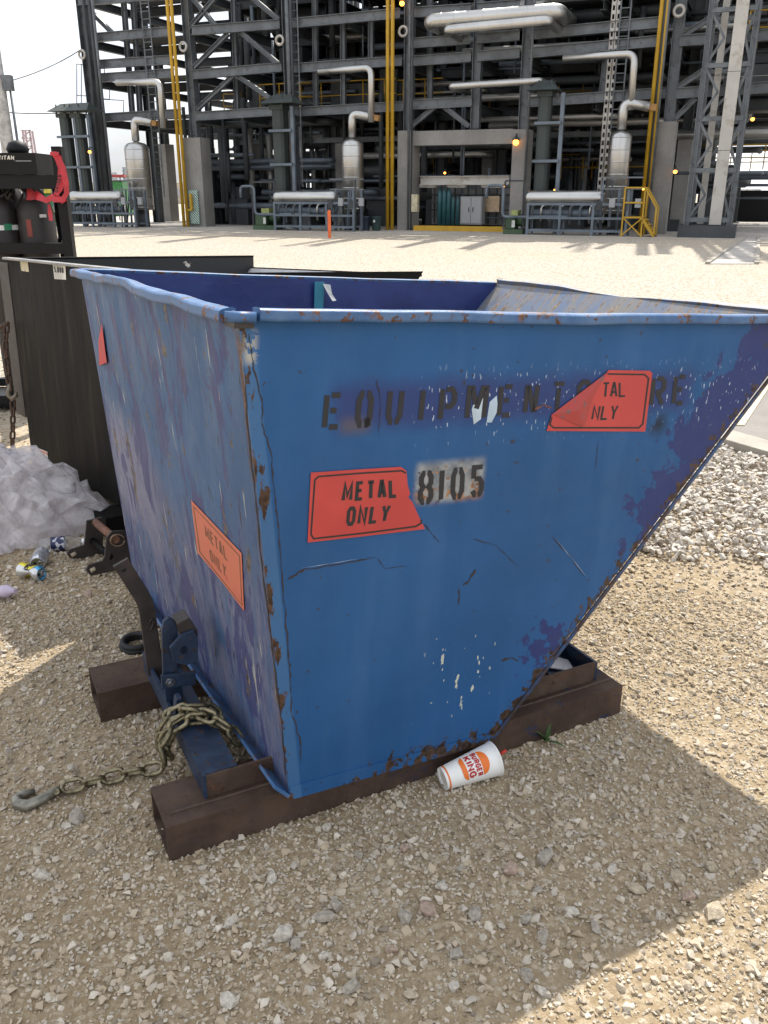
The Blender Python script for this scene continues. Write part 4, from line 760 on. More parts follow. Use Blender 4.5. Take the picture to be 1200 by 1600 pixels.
def cyl(u, y, r, label, zc=1.30):
    p = rk(u, 330, y); root = thing('gas_cylinder', T_((p.x, y, .055)), label, 'gas cylinder', 'gas cylinders in the black rack'); b = T_((p.x, y, .056))
    MB().lathe([(r * .9, 0), (r, .02), (r, zc), (r * .97, zc + .03), (r * .8, zc + .09), (r * .5, zc + .15), (r * .33, zc + .18), (r * .33, zc + .22)], b, 28).build('body', M_cyl, root); MB().lathe([(r * .36, zc + .2), (r * .36, zc + .24)], b, 18).build('neck_ring', M_bk, root)
    MB().lathe([(.013, zc + .23), (.016, zc + .30), (.010, zc + .33)], b, 12).lathe([(.04, zc + .33), (.045, zc + .34), (.04, zc + .35)], b, 14).build('valve', M_bk, root); return root, p
M_cyl = simple('cylinder_dark_paint', (.020, .016, .015), .5, 0, .3, 5)
c1, p = cyl(55, RY + .20, .125, 'dark brown gas cylinder with a red stripe and red tape round its neck'); y_ = RY + .20 - .127
def cylflat(parent, name, u0, u1, v0, v1, pc, r, mat, yc):
    mb = MB(); vs_ = []; x0, x1 = rk(u0, v0, yc - r).x, rk(u1, v0, yc - r).x; za, zb = rk(u0, v1, yc - r).z, rk(u0, v0, yc - r).z; n_ = 8
    for i in range(n_ + 1):
        x = x0 + (x1 - x0) * i / n_; y = yc - math.sqrt(max(0, (r + .002) ** 2 - (x - pc.x) ** 2)); vs_ += [(x, y, za), (x, y, zb)]
    mb.add(vs_, [(2 * i, 2 * i + 2, 2 * i + 3, 2 * i + 1) for i in range(n_)]); return mb.build(name, mat, parent, recalc=False)
cylflat(c1, 'stripe', 40, 48, 343, 370, p, .125, simple('stripe_red', (.22, .035, .025), .5), RY + .20); cylflat(c1, 'tag_sticker', 60, 68, 335, 340, p, .125, simple('tag_white', (.6, .58, .55), .5), RY + .20)
c2, p = cyl(-2, RY + .17, .125, 'dark gas cylinder with a white shoulder label and green diamond'); cylflat(c2, 'shoulder_label', -25, 27, 352, 360, p, .125, simple('label_pale', (.62, .62, .60), .5), RY + .17); cylflat(c2, 'diamond_label', 4, 13, 350, 360, p, .1255, simple('label_green', (.02, .18, .09), .5), RY + .17)
cyl(18, RY + .46, .11, 'dark gas cylinder standing behind the other two, hoses on its valve', 1.34)
for k, px in enumerate([[(-10, 300), (2, 275), (12, 285), (10, 300), (-5, 310)], [(0, 276), (20, 282), (38, 300), (38, 312)], [(5, 275), (30, 278), (50, 292), (60, 305)], [(-6, 285), (8, 300), (12, 312), (18, 300)]]):
    pts = [rk(u, v, RY + .05 + .05 * math.sin(k * 2 + i)) for i, (u, v) in enumerate(px)]; sm_ = []
    for i in range(len(pts) - 1):
        a, b, c, d = pts[max(0, i - 1)], pts[i], pts[i + 1], pts[min(len(pts) - 1, i + 2)]
        for f in (0, .25, .5, .75): sm_.append(.5 * ((2 * b) + (c - a) * f + (2 * a - 5 * b + 4 * c - d) * f * f + (3 * b - a - 3 * c + d) * f ** 3))
    MB().tube(sm_ + [pts[-1]], .011, 8).build('hose', simple('hose_rubber', (.012, .012, .012), .5), rack)
# red barrier tape tied round the post
tpe = thing('barrier_tape', T_((xp, RY - .05, 1.2)), 'red printed barrier tape knotted round the black rack post', 'tape'); M_tape = simple('tape_red', (.52, .03, .045), .45, 0, .2, 14)
def strip(px, ws, ys, name='strip'):
    mb = MB(); vs_ = []
    for i, ((u, v), w_, y) in enumerate(zip(px, ws, ys)):
        a = px[max(0, i - 1)]; b = px[min(len(px) - 1, i + 1)]; d = Vector((b[0] - a[0], b[1] - a[1])).normalized(); nx, ny = -d.y, d.x
        vs_ += [rk(u + nx * w_ / 2, v + ny * w_ / 2, y), rk(u - nx * w_ / 2, v - ny * w_ / 2, y + .012 * math.sin(i * 2.3)), ]
    mb.add(vs_, [(2 * i, 2 * i + 1, 2 * i + 3, 2 * i + 2) for i in range(len(px) - 1)], True); return mb.build(name, M_tape, tpe, recalc=False)
y0 = RY - .06
strip([(84, 239), (91, 247), (95, 262), (96, 280), (92, 296), (87, 304)], [8, 11, 9, 12, 11, 8], [y0] * 6); strip([(91, 245), (98, 262), (103, 285), (104, 302), (98, 312), (86, 312), (78, 306)], [6, 9, 9, 8, 9, 9, 8], [y0 - .02] * 7)
strip([(78, 240), (84, 240), (92, 240)], [5, 7, 5], [y0 - .03] * 3); strip([(41, 303), (48, 304), (56, 305), (64, 309), (72, 313), (80, 309), (88, 306), (98, 315), (103, 311)], [18, 18, 14, 10, 9, 10, 8, 8, 6], [RY + .055] * 3 + [y0] * 6); strip([(76, 318), (78, 332), (80, 345)], [3, 7, 6], [y0 + .03] * 3)
quads_obj('tape_print', [[rk(*bil((85, 300), (91, 272), (97, 274), (90, 301), p.x / 28, p.y / 6), y0 - .022) for p in q] for q in text_quads('DANGER', 28, 6, 1.3, FONT)], M_black, tpe)
# ============================================================ PROCESS PLANT  (s along the front, d away behind it, z up)
F0 = gz(150, 352); F1 = gz(1050, 367); SD = (F1 - F0).normalized(); DD = Vector((-SD.y, SD.x, 0)); 
def W3(s_, d, z_): return F0 + SD * s_ + DD * d + Vector((0, 0, z_))
def sp(u, v, d=0.0):
    p = onplane(u, v, F0 + DD * d, DD); return (p - F0).dot(SD), p.z
def wp(u, v, d=0.0): return onplane(u, v, F0 + DD * d, DD)
FM = axes((0, 0, 0), SD, DD, (0, 0, 1))
M_st = simple('galvanised_steel', (.13, .142, .155), .5, .35, .25, 1.5, dirt=(.075, .08, .085)); M_st2 = simple('dark_painted_steel', (.045, .05, .055), .6, .1, .3, 1.2); M_conc = concrete('plant_concrete', (.26, .25, .235), .15, .9)
M_sil = simple('aluminium_cladding', (.50, .495, .48), .34, .95, .08, 1.0); M_yel = simple('safety_yellow', (.46, .27, .015), .5, 0, .12, 2); M_pale = simple('pale_cover_panel', (.44, .42, .39), .5, .2, .12, .8, dirt=(.30, .27, .22)); M_flue = simple('flue_dark_green', (.035, .045, .042), .6, 0, .25, 1.4)
M_grn = simple('pump_green', (.045, .085, .04), .5, 0, .2, 3); M_cab = simple('cabinet_grey', (.30, .31, .32), .5, 0, .06, 2); M_gr = simple('blue_grey_pipe', (.12, .145, .175), .5, .2, .2, 2)
# paving under and before the plant
def sheet(pts, z_, name, mat): return struct(MB().prism([Vector((p.x, p.y, z_ - .05)) for p in pts], (0, 0, .05)).build(name, mat))
M_apron = concrete('apron_concrete', (.46, .42, .37), .12, .4)
sheet([W3(-9, -2.6, 0), W3(60, -2.6, 0), W3(60, 45, 0), W3(-9, 45, 0)], .012, 'pavement', M_apron)
pts = [gz(1166, 371), gz(1105, 413), gz(1182, 413), gz(1186, 371)]; sheet(pts, .016, 'path', concrete('path_concrete', (.40, .37, .335), .1, .6))
for a, b in ((0, 1), (3, 2)): struct(MB().bar(pts[a] + Vector((0, 0, .02)), pts[b] + Vector((0, 0, .02)), .10, .07).build('kerb', M_padedge))
ROOT = thing('process_structure', T_(W3(12, 0, 0)), 'tall open steel process structure on concrete columns with braced bays', 'structure')
def P_(name, mb, mat): return mb.build(name, mat, ROOT)
TOP = 15.0
def ccol(u, v, vt, wpx, d=0., dep=.8, z=None):
    s_, _ = sp(u, v, d); _, zt_ = sp(u, vt, d); a, _ = sp(u - wpx / 2, v, d); b, _ = sp(u + wpx / 2, v, d); w_ = b - a
    P_('concrete_column', MB().box((s_ - w_ / 2, d, 0), (s_ + w_ / 2, d + dep, zt_)).box((s_ - w_ / 2 - .06, d - .06, 0), (s_ + w_ / 2 + .06, d + dep + .06, .25)) if False else MB().prism([W3(s_ - w_ / 2, d, 0), W3(s_ + w_ / 2, d, 0), W3(s_ + w_ / 2, d + dep, 0), W3(s_ - w_ / 2, d + dep, 0)], (0, 0, zt_)), M_conc); return s_, zt_
def scol(s_, z0, d=0., w_=.36, zt_=TOP, mat=None): P_('steel_column', MB().ibeam(W3(s_, d + .4, z0), W3(s_, d + .4, zt_), w_, w_, SD), mat or M_st)
def beam(u1, v1, u2, v2, d=.2, h=.36, mat=None, name='beam'): P_(name, MB().ibeam(wp(u1, v1, d), wp(u2, v2, d), .24, h), mat or M_st)
def brace(u1, v1, u2, v2, d=.3, w_=.18): P_('brace', MB().ibeam(wp(u1, v1, d), wp(u2, v2, d), w_, w_), M_st)
CS = []
for u, vt, w_ in ((303, 215, 27), (633, 204, 24), (810, 202, 24), (1034, 190, 27)):
    s_, zt_ = ccol(u, 280, vt, w_); scol(s_, zt_); CS.append(s_)
s0, _ = sp(143, 200); scol(s0, 0, w_=.5); s2, _ = sp(446, 90); scol(s2, 0, w_=.42); s3, z3 = sp(741, 120); scol(s3, sp(741, 200)[1], w_=.34)
cs_all = [s0, CS[0], s2, CS[1], s3, CS[2], CS[3]]
for u, vt, w_, d in ((405, 224, 16, 5), (531, 224, 13, 4), (1064, 210, 22, 3.2), (255, 225, 14, 6), (760, 222, 16, 6), (905, 222, 14, 9)): s_, zt_ = ccol(u, 280, vt, w_, d); scol(s_, zt_, d, mat=M_st2)
a, b = CS[1], CS[2]; zb, zt_ = sp(720, 226)[1], sp(720, 203)[1]; P_('portal_beam', MB().prism([W3(a + .32, .02, zb), W3(b - .32, .02, zb), W3(b - .32, .78, zb), W3(a + .32, .78, zb)], (0, 0, zt_ - zb)), M_conc)
for q in [(148, 59, 268, 49), (150, 101, 270, 93), (153, 122, 272, 114), (160, 184, 282, 177), (300, 48, 437, 38), (302, 117, 440, 105), (306, 182, 443, 173), (455, 37, 625, 21), (457, 107, 628, 95), (460, 175, 630, 166), (640, 20, 736, 14), (641, 68, 736, 61), (641, 96, 736, 89), (640, 164, 737, 159),
          (746, 13, 812, 8), (746, 60, 812, 55), (746, 88, 812, 83), (828, 54, 1042, 34), (826, 83, 1042, 63), (822, 160, 1040, 145), (1062, 64, 1230, 52), (1056, 146, 1230, 134), (122, 2, 262, -8), (300, -20, 440, -30), (455, -28, 630, -40), (828, -15, 1050, -32)]: beam(*q)
for q in [(376, 50, 434, 99), (357, 52, 303, 106), (365, 118, 307, 172), (371, 118, 426, 156), (392, -5, 436, 31), (296, 44, 338, -5), (300, -5, 338, 42), (641, 199, 681, 166), (692, 165, 733, 197), (144, 20, 182, 58), (1065, 57, 1112, 27), (1060, 136, 1102, 108), (1054, 186, 1087, 153)]: brace(*q)
for u1, v1, u2, v2 in ((365, -5, 371, 172), (193, 0, 207, 180), (208, 0, 219, 178), (492, 0, 494, 168), (536, 0, 537, 165), (580, 20, 580, 95), (672, 0, 672, 160), (950, 60, 940, 150)): P_('post', MB().ibeam(wp(u1, v1, .9), wp(u2, v2, .9), .2, .2, SD), M_st)
lev = [sp(370, 178)[1], sp(370, 111)[1], sp(370, 43)[1], sp(370, -30)[1], 13.2]
s_end = sp(1260, 200)[0]
for k, d in enumerate((4.2, 8.4, 13, 18)):
    cols = cs_all + [s_end] if k < 3 else cs_all[1:] + [s_end]
    for s_ in cols: scol(s_, 0, d, .42, mat=M_st2)
    for z_ in lev:
        P_('beam', MB().ibeam(W3(cols[0] if z_ > 4 and k < 2 else CS[0], d, z_), W3(s_end, d, z_), .3, .4), M_st2)
        if k < 3: P_('beam', MB().ibeam(W3(CS[0], d, z_ - .9), W3(s_end, d, z_ - .9), .16, .22), M_st)
for s_ in cs_all + [(s2 + CS[0]) / 2, (CS[1] + s2) / 2, (CS[2] + CS[3]) / 2, (CS[2] + 2 * CS[3]) / 3, s_end]:
    for z_ in lev: P_('cross_beam', MB().ibeam(W3(s_, .5, z_ - .1), W3(s_, 18, z_ - .1), .24, .34), M_st2)
# decks: solid slabs on the floors, put in to darken the interior
M_deck = simple('deck_plate', (.07, .075, .08), .7, .2, .2, 1)
for z_ in lev[:4]:
    for a, b, d0, d1 in ((CS[0] + .3, s2 - .3, 4.5, 12.8), (s2 + .3, CS[1] - .3, 1.2, 8.2), (s2 + .3, CS[1] - .3, 8.6, 17.8), (CS[1] + .3, CS[2] - .3, 4.4, 17.8), (CS[2] + .3, CS[3] - .3, 1.2, 8.2), (CS[2] + .3, CS[3] - .3, 8.6, 17.8), (s0 + .4, CS[0] - 1.2, 2.2, 4.0), (CS[3] + .5, s_end, 5, 8), (CS[3] + .5, s_end, 10.5, 13)):
        P_('deck', MB().prism([W3(a, d0, z_ + .22), W3(b, d0, z_ + .22), W3(b, d1, z_ + .22), W3(a, d1, z_ + .22)], (0, 0, .04)), M_deck)
# dense pipework and plant items inside
def clutter(name, n_, mat, seed, kind, rr, zr_, dr, sr):
    r = random.Random(seed); mb = MB()
    for _ in range(n_):
        s_, d, z_ = r.uniform(*sr), r.uniform(*dr), r.uniform(*zr_); rad_ = r.uniform(*rr)
        if kind == 's': l = r.uniform(2, 8); mb.tube(pipe_path([W3(s_, d, z_), W3(min(s_ + l, s_end), d, z_), W3(min(s_ + l, s_end), d + r.uniform(.5, 2) * r.choice((0.2, 1)), z_ + r.uniform(-1, 1) * .02)], rad_ * 1.6, 3), rad_, 8)
        elif kind == 'v': l = r.uniform(1.2, 5); mb.tube([W3(s_, d, z_), W3(s_, d, z_ + l)], rad_, 8)
        elif kind == 'd': l = r.uniform(2, 7); mb.tube([W3(s_, d, z_), W3(s_, min(d + l, 19), z_)], rad_, 8)
        elif kind == 'b': w_, h_ = r.uniform(.4, 1.6), r.uniform(.4, 1.9); mb.prism([W3(s_, d, z_), W3(s_ + w_, d, z_), W3(s_ + w_, d + w_, z_), W3(s_, d + w_, z_)], (0, 0, h_))
        elif kind == 'h': rad_ *= 1; l = r.uniform(1.5, 4); mb.lathe([(rad_ * .3, -.25), (rad_ * .8, -.12), (rad_, 0), (rad_, l), (rad_ * .8, l + .12), (rad_ * .3, l + .25)], T_(W3(s_, d, z_)) @ axes((0, 0, 0), DD, (0, 0, 1), SD), 12)
        elif kind == 'r':
            l = r.uniform(2, 5)
            for hz in (.5, 1.05): mb.tube([W3(s_, d, z_ + hz), W3(s_ + l, d, z_ + hz)], .028, 5)
            for q in range(int(l / 1.0) + 1): mb.tube([W3(s_ + q, d, z_), W3(s_ + q, d, z_ + 1.05)], .028, 5)
    o = mb.build(name, mat, None, recalc=False); o['kind'] = 'stuff'; return o
SR = (CS[0] - 1, s_end - 3)
clutter('pipework', 170, M_st2, 1, 's', (.05, .2), (2.6, 13), (1.5, 18), SR)['label'] = 'dark pipe runs inside the steel structure'
clutter('pipework', 90, M_gr, 2, 's', (.04, .14), (.6, 12), (1.5, 14), SR)['label'] = 'blue-grey pipe runs inside the steel structure'
clutter('pipework', 70, simple('lagged_pipe', (.42, .41, .39), .4, .7, .15, 1), 3, 's', (.05, .17), (2.4, 12), (1.2, 12), SR)['label'] = 'lagged silver pipe runs inside the steel structure'
clutter('pipework', 190, M_st2, 4, 'v', (.04, .16), (0, 9), (1.5, 17), SR)['label'] = 'dark upright pipes inside the steel structure'
clutter('pipework', 80, M_gr, 5, 'v', (.03, .11), (0, 9), (1.2, 12), SR)['label'] = 'blue-grey upright pipes inside the steel structure'
clutter('pipework', 60, M_st, 6, 'd', (.04, .14), (2.4, 12), (1.2, 9), SR)['label'] = 'galvanised pipes running back through the steel structure'
clutter('equipment', 130, M_st2, 7, 'b', (.1, .2), (0, .02), (2.5, 17), SR)['label'] = 'dark pumps and casings crowded on the plant floor'
clutter('equipment', 60, M_st2, 8, 'b', (.1, .2), (lev[0] + .3, lev[0] + .32), (2, 17), SR)['label'] = 'dark equipment on the first steel floor'
clutter('equipment', 60, M_st2, 9, 'b', (.1, .2), (lev[1] + .3, lev[1] + .32), (2, 17), SR)['label'] = 'dark equipment on the second steel floor'
clutter('equipment', 46, simple('dark_drum', (.10, .105, .11), .4, .5, .2, 1), 10, 'h', (.3, .75), (1.6, 11), (4, 17), SR)['label'] = 'horizontal drums inside the steel structure'
clutter('pipework', 26, simple('lagged_upright', (.34, .33, .31), .4, .6, .15, 1), 21, 'v', (.07, .16), (0, 2.0), (2.5, 8), (CS[0] + 1.2, s2 - .8))['label'] = 'lagged upright pipes in the bay beside the striped board'
clutter('pipework', 22, M_gr, 22, 's', (.05, .12), (.5, 4.5), (3, 12), (CS[0] + .8, s2 - 3))['label'] = 'blue-grey pipe runs in the bay beside the striped board'
clutter('pipework', 34, M_st2, 23, 'v', (.06, .2), (0, 1.2), (2, 6), (CS[0] - 2.4, CS[0] + .4))['label'] = 'dark upright pipes behind the first concrete column'
clutter('equipment', 16, M_st2, 24, 'b', (.1, .2), (0, .02), (2.5, 7), (CS[0] - 3, CS[0] + .2))['label'] = 'dark casings behind the first concrete column'
clutter('pipework', 24, M_gr, 25, 's', (.05, .14), (.6, 4.2), (2.5, 7), (CS[0] - 3, CS[0] - 1))['label'] = 'blue-grey pipe runs behind the first concrete column'
clutter('railing', 13, M_yel, 11, 'r', (.1, .2), (lev[0] + .25, lev[0] + .26), (1.5, 16), SR)['label'] = 'yellow railings on the first steel floor'
clutter('railing', 9, M_yel, 12, 'r', (.1, .2), (lev[1] + .25, lev[1] + .26), (1.5, 16), (CS[0], s_end))['label'] = 'yellow railings on the second steel floor'
clutter('railing', 9, M_yel, 13, 'r', (.1, .2), (1.9, 2.6), (7, 18), (CS[0], s_end))['label'] = 'yellow railings behind the lower equipment'
clutter('equipment', 26, simple('rear_wall_panel', (.03, .032, .034), .8), 14, 'b', (.1, .2), (0, 4), (17, 20), (CS[0] + 4, CS[3]))['label'] = 'dark casings at the back of the structure'  # blocks added to close the back so the inside stays dark
for i, (a, b) in enumerate(((CS[0] + 3.2, s2 + .5), (s2 + .6, CS[1] - .4), (CS[1] + .3, CS[2] - .4), (CS[2] + .5, CS[3] - .3))):  # walls added to block the back and keep the interior dark
    tag(MB().prism([W3(a, 18.6, 0), W3(b, 18.6, 0), W3(b, 19.1, 0), W3(a, 19.1, 0)], (0, 0, 12.8 if i else 4.6)).build('cladding_wall', M_st2), ['dark cladding wall behind the bay with the paired inverted-V braces', 'dark cladding wall behind the middle vessel', 'dark cladding wall behind the concrete portal', 'dark cladding wall behind the vessel beside the yellow steps'][i], 'wall')
# ---- yellow riser pipes
for (u1, v1, u2, v2), lab in zip([(262, 0, 287, 342), (269, 0, 293, 342), (605, 0, 605.5, 346), (613, 0, 612.5, 346), (1031, 0, 1002.5, 330), (1040, 0, 1010.5, 334)], ['outer yellow riser pipe left of the striped board', 'inner yellow riser pipe left of the striped board', 'yellow riser pipe beside the middle vessel, farther from the portal', 'yellow riser pipe beside the concrete portal column', 'yellow riser pipe nearest the vessel by the yellow steps', 'yellow riser pipe behind the yellow steps, beside a concrete column']):
    s_, _ = sp(u2, v2, -.25); tag(MB().tube([W3(s_, -.25, .02), W3(s_, -.25, TOP)], .075, 12).build('riser_pipe', M_yel), lab, 'pipe', 'yellow riser pipes on the plant front')
# dark conduits beside the columns
for i, (u, v, r_) in enumerate([(160, 200, .09), (165, 200, .07), (152, 200, .06), (453, 120, .09), (459, 120, .05), (641, 120, .05), (646, 120, .04), (830, 120, .05), (1022, 200, .06), (1027, 200, .05)]):
    s_, _ = sp(u, v, -.1); tag(MB().tube([W3(s_, -.1 - .02 * i, .02), W3(s_, -.1 - .02 * i, TOP)], r_, 8).build('conduit', M_st2 if i % 2 == 0 else M_st), ['thick dark conduit on the end column by the twin flues', 'pale galvanised conduit on the end column by the twin flues', 'slim dark conduit on the outer side of the end column', 'thick galvanised conduit on the column above the single flue', 'slim dark conduit on the column above the single flue', 'galvanised conduit on the portal column near the bins', 'slim dark conduit on the portal column near the bins', 'galvanised conduit on the portal column with the amber box lamp', 'dark conduit on the concrete column by the yellow steps', 'pale galvanised conduit on the concrete column by the yellow steps'][i], 'pipe', 'dark conduits on the plant columns')
# ---- ladders
def ladder(u, v0, v1, wpx, d, lab, vref=150):
    s_, _ = sp(u, vref, d); a, _ = sp(u - wpx / 2, vref, d); w_ = (s_ - a) * 2; z0, z1_ = sp(u, v1, d)[1], sp(u, v0, d)[1]; root = thing('ladder', T_(W3(s_, d, z0)), lab, 'ladder')
    for k in (-1, 1): MB().bar(W3(s_ + k * w_ / 2, d, z0), W3(s_ + k * w_ / 2, d, z1_), .05, .05).build('rail', M_st, root)
    n_ = int((z1_ - z0) / .3); me = None
    for i in range(n_): MB().bar(W3(s_ - w_ / 2 + .025, d, z0 + .15 + i * .3), W3(s_ + w_ / 2 - .025, d, z0 + .15 + i * .3), .03, .03).build('rung', M_st, root)
ladder(238, -40, 308, 12, .1, 'grey steel ladder beside the vessel near the twin flues'); ladder(464, -40, 292, 9, .05, 'grey steel ladder on the column above the green pump'); ladder(966, -40, 205, 15, .1, 'pale steel ladder above the vessel by the yellow steps')
for i, u in enumerate((948, 956)):
    s_, _ = sp(u, 150, .15); root = thing('cable_tray', T_(W3(s_, .15, 2)), ['upright perforated cable tray beside the pale ladder', 'upright perforated cable tray, the one farther from the pale ladder'][1 - i], 'cable tray')
    for k in (-1, 1): MB().bar(W3(s_ + k * .06, .15, .4), W3(s_ + k * .06, .15, TOP), .03, .04).build('rail', M_pale, root)
    for q in range(48): MB().bar(W3(s_ - .045, .15, .6 + q * .28), W3(s_ + .045, .15, .6 + q * .28), .02, .12).build('crosspiece', M_pale, root)
# ---- insulated vessels with their overhead lines, and exchanger skids
def vessel(u, vt, lab, linepx, lab2, hw=15.5):
    d = -.9; s_, _ = sp(u, 270, d); a, _ = sp(u - hw, 270, d); r = s_ - a; zt_ = sp(u, vt, d)[1]; zb_ = .75; root = thing('vessel', T_(W3(s_, d, 0)), lab, 'vessel', 'upright insulated vessels'); b = T_(W3(s_, d, 0))
    MB().lathe([(r, zb_), (r, zt_ - r * .55), (r * .93, zt_ - r * .3), (r * .7, zt_ - r * .1), (r * .3, zt_), (r * .14, zt_ + .02)], b, 32).build('shell', M_sil, root)
    n_ = 7
    for k in range(n_): z_ = zb_ + .1 + (zt_ - r * .6 - zb_ - .1) * k / (n_ - 1); MB().lathe([(r + .001, z_), (r + .010, z_ + .005), (r + .010, z_ + .035), (r + .001, z_ + .04)], b, 32, False).build('band', M_sil, root)
    MB().lathe([(r * .55, .0), (r * .55, zb_)], b, 16).build('skirt', M_st2, root); MB().lathe([(r * .22, zt_ - .02), (r * .22, zt_ + .09)], b, 14).build('flange', M_st, root)
    p = W3(s_, d, zt_ + .05); q = W3(s_, d, zt_ + .95); rr = W3(s_ + .9, d + .1, zt_ + .78); MB().tube(pipe_path([p, q, rr], .3), .17, 14).build('nozzle_pipe', M_sil, root); MB().bar(W3(s_ + .9, d + .1, zt_ + .78), W3(s_ + 1.15, d + .1, zt_ + .74), .22, .22).build('valve', simple('valve_ochre', (.30, .16, .05), .6), root)
    lp_ = [wp(*q_, d) for q_ in linepx]; tag(MB().tube(pipe_path(lp_, .3), .13, 12).build('overhead_pipe', M_sil), lab2, 'pipe', 'silver inverted-L pipes over the vessels')
    return s_, r
V1 = vessel(217, 222, 'upright silver vessel beside the twin dark flues', [(182, 129), (250, 128), (255, 200)], 'silver bent overhead pipe above the vessel beside the twin flues')
V2 = vessel(551, 217, 'upright silver vessel near the two rubbish bins', [(498, 112), (580, 106), (580, 191)], 'silver bent overhead pipe above the vessel near the bins')
V3 = vessel(965, 205, 'upright silver vessel beside the yellow steps', [(880, 91), (992, 84), (985, 172)], 'silver bent overhead pipe above the vessel by the yellow steps', 17)
def skidx(sv, lab, seed):
    r = random.Random(seed); d = -1.9; root = thing('exchanger_skid', T_(W3(sv - 1.6, d, 0)), lab, 'exchanger', 'exchanger skids in front of the vessels'); L_ = 2.6; a = sv - 3.0
    ro = T_(W3(a, d, 1.32)) @ axes((0, 0, 0), DD, (0, 0, 1), SD); MB().lathe([(.08, -.18), (.22, -.1), (.25, 0), (.25, L_), (.22, L_ + .08), (.1, L_ + .14)], ro, 20).build('drum', M_sil, root)
    ro = T_(W3(a + .2, d, .78)) @ axes((0, 0, 0), DD, (0, 0, 1), SD); MB().lathe([(.1, -.1), (.15, 0), (.15, L_ - .2), (.1, L_ - .1)], ro, 16).build('drum', M_gr, root)
    for k in range(4):
        x = a + .05 + k * (L_ + 1.0) / 3
        for dd in (-.4, .4): MB().bar(W3(x, d + dd, .012), W3(x, d + dd, 1.15 if k < 3 else 1.6), .09, .09, SD).build('leg', M_gr, root)
    for z_, dd in ((.18, -.4), (.62, -.4), (1.1, -.4), (.18, .4), (1.1, .4)): MB().bar(W3(a, d + dd, z_), W3(a + L_ + 1.05, d + dd, z_), .08, .08).build('rail', M_gr, root)
    for k in range(9):
        x = a + .15 + k * .36; zz = r.uniform(.3, .5); MB().tube(pipe_path([W3(x, d - .25, zz), W3(x, d - .25, 1.0), W3(x + .18, d - .1, 1.12)], .08, 3), r.uniform(.025, .05), 8).build('pipe', r.choice((M_gr, M_st, M_sil)), root)
        if k % 2 == 0: MB().lathe([(.07, -.015), (.075, 0), (.07, .015)], T_(W3(x, d - .36, zz + .25)) @ axes((0, 0, 0), SD, (0, 0, 1), DD), 12).tube([W3(x, d - .36, zz + .25), W3(x, d - .25, zz + .25)], .02, 6).build('valve_wheel', M_st2, root)
    MB().tube(pipe_path([W3(a - .5, d - .3, .64), W3(a + .9, d - .3, .66), W3(a + 1.6, d - .3, .66)], .2, 4), .055, 10).build('pipe', M_gr, root); MB().tube(pipe_path([W3(a - .45, d - .3, .64), W3(a - .95, d - .3, .64), W3(a - .95, d - .3, 1.75), W3(a - 1.6, d - .3, 1.75), W3(a - 1.6, d - .3, 1.3)], .18, 4), .055, 10).build('pipe', M_gr, root)
    for k in range(7): x = a + L_ + .1 + (k % 4) * .28; MB().tube([W3(x, d + r.uniform(-.3, .3), .05), W3(x, d + r.uniform(-.3, .3), r.uniform(1.3, 2.0))], .035, 8).build('pipe', M_st2 if k % 2 else M_gr, root)
    for z_ in (1.62, 2.0): MB().bar(W3(a + L_ + .0, d - .4, z_), W3(a + L_ + 1.5, d - .4, z_), .04, .05).build('rail', M_st, root)
    for k in range(4): x = a + L_ + .05 + k * .45; MB().box((-.10, -.05, 0), (.10, .05, .3), T_(W3(x, d - .42, .9 + .1 * (k % 2))) @ FM).build('junction_box', M_cab if k % 2 else M_st2, root)
for (sv, r), lab, sd_ in ((V1, 'pipework skid with silver drum beside the twin flues', 1), (V2, 'pipework skid with silver drum behind the orange post', 2), (V3, 'pipework skid with silver drum beside the yellow steps', 3)): skidx(sv, lab, sd_)
# ---- flues with peaked caps
def flue(us, vcap, wpx, vbase, lab, hood):
    d = -1.1; root = thing('flue', T_(W3(sp(us[0], 250, d)[0], d, 0)), lab, 'flue')
    for u in us:
        s_, _ = sp(u, 270, d); a, _ = sp(u - wpx / 2, 270, d); r = s_ - a; zt_ = sp(u, vcap + 16, d)[1]; b = T_(W3(s_, d, 0)) @ FM
        MB().prism([W3(s_ + x * r, d + y * r, .1) for x, y in ((-1, -.6), (-.6, -1), (.6, -1), (1, -.6), (1, .6), (.6, 1), (-.6, 1), (-1, .6))], (0, 0, zt_ - .1)).build('duct', M_flue, root); MB().box((-r * 1.2, -r * 1.2, zt_), (r * 1.2, r * 1.2, zt_ + .18), b).build('collar', M_flue, root)
        for x in (-1, 1):
            for y in (-1, 1): MB().bar(b @ Vector((x * r, y * r, zt_ + .18)), b @ Vector((x * r, y * r, zt_ + .55)), .05, .05).build('cap_post', M_flue, root)
        MB().bar(W3(s_ + r + .45, d - .2, 0.02), W3(s_ + r + .45, d - .2, zt_ + .1), .14, .14, SD).build('support_post', M_gr, root)
        for z_ in (1.3, 2.6, 3.9):
            if z_ < zt_: MB().bar(W3(s_ - r * 1.3, d - r - .06, z_), W3(s_ + r + .45, d - .35, z_), .1, .1).build('tie_bar', M_gr, root)
    h0_, h1_ = sp(hood[0], vcap + 8, d), sp(hood[1], vcap + 8, d); zc = sp(us[0], vcap + 7, d)[1]; sa, sb = h0_[0], h1_[0]; m = .62
    MB().add([W3(sa, d - m, zc), W3(sb, d - m, zc), W3(sb, d + m, zc), W3(sa, d + m, zc), W3(sa + .35, d, zc + .36), W3(sb - .35, d, zc + .36)], [(0, 1, 5, 4), (2, 3, 4, 5), (1, 2, 5), (3, 0, 4), (3, 2, 1, 0)]).build('cap', M_flue, root)
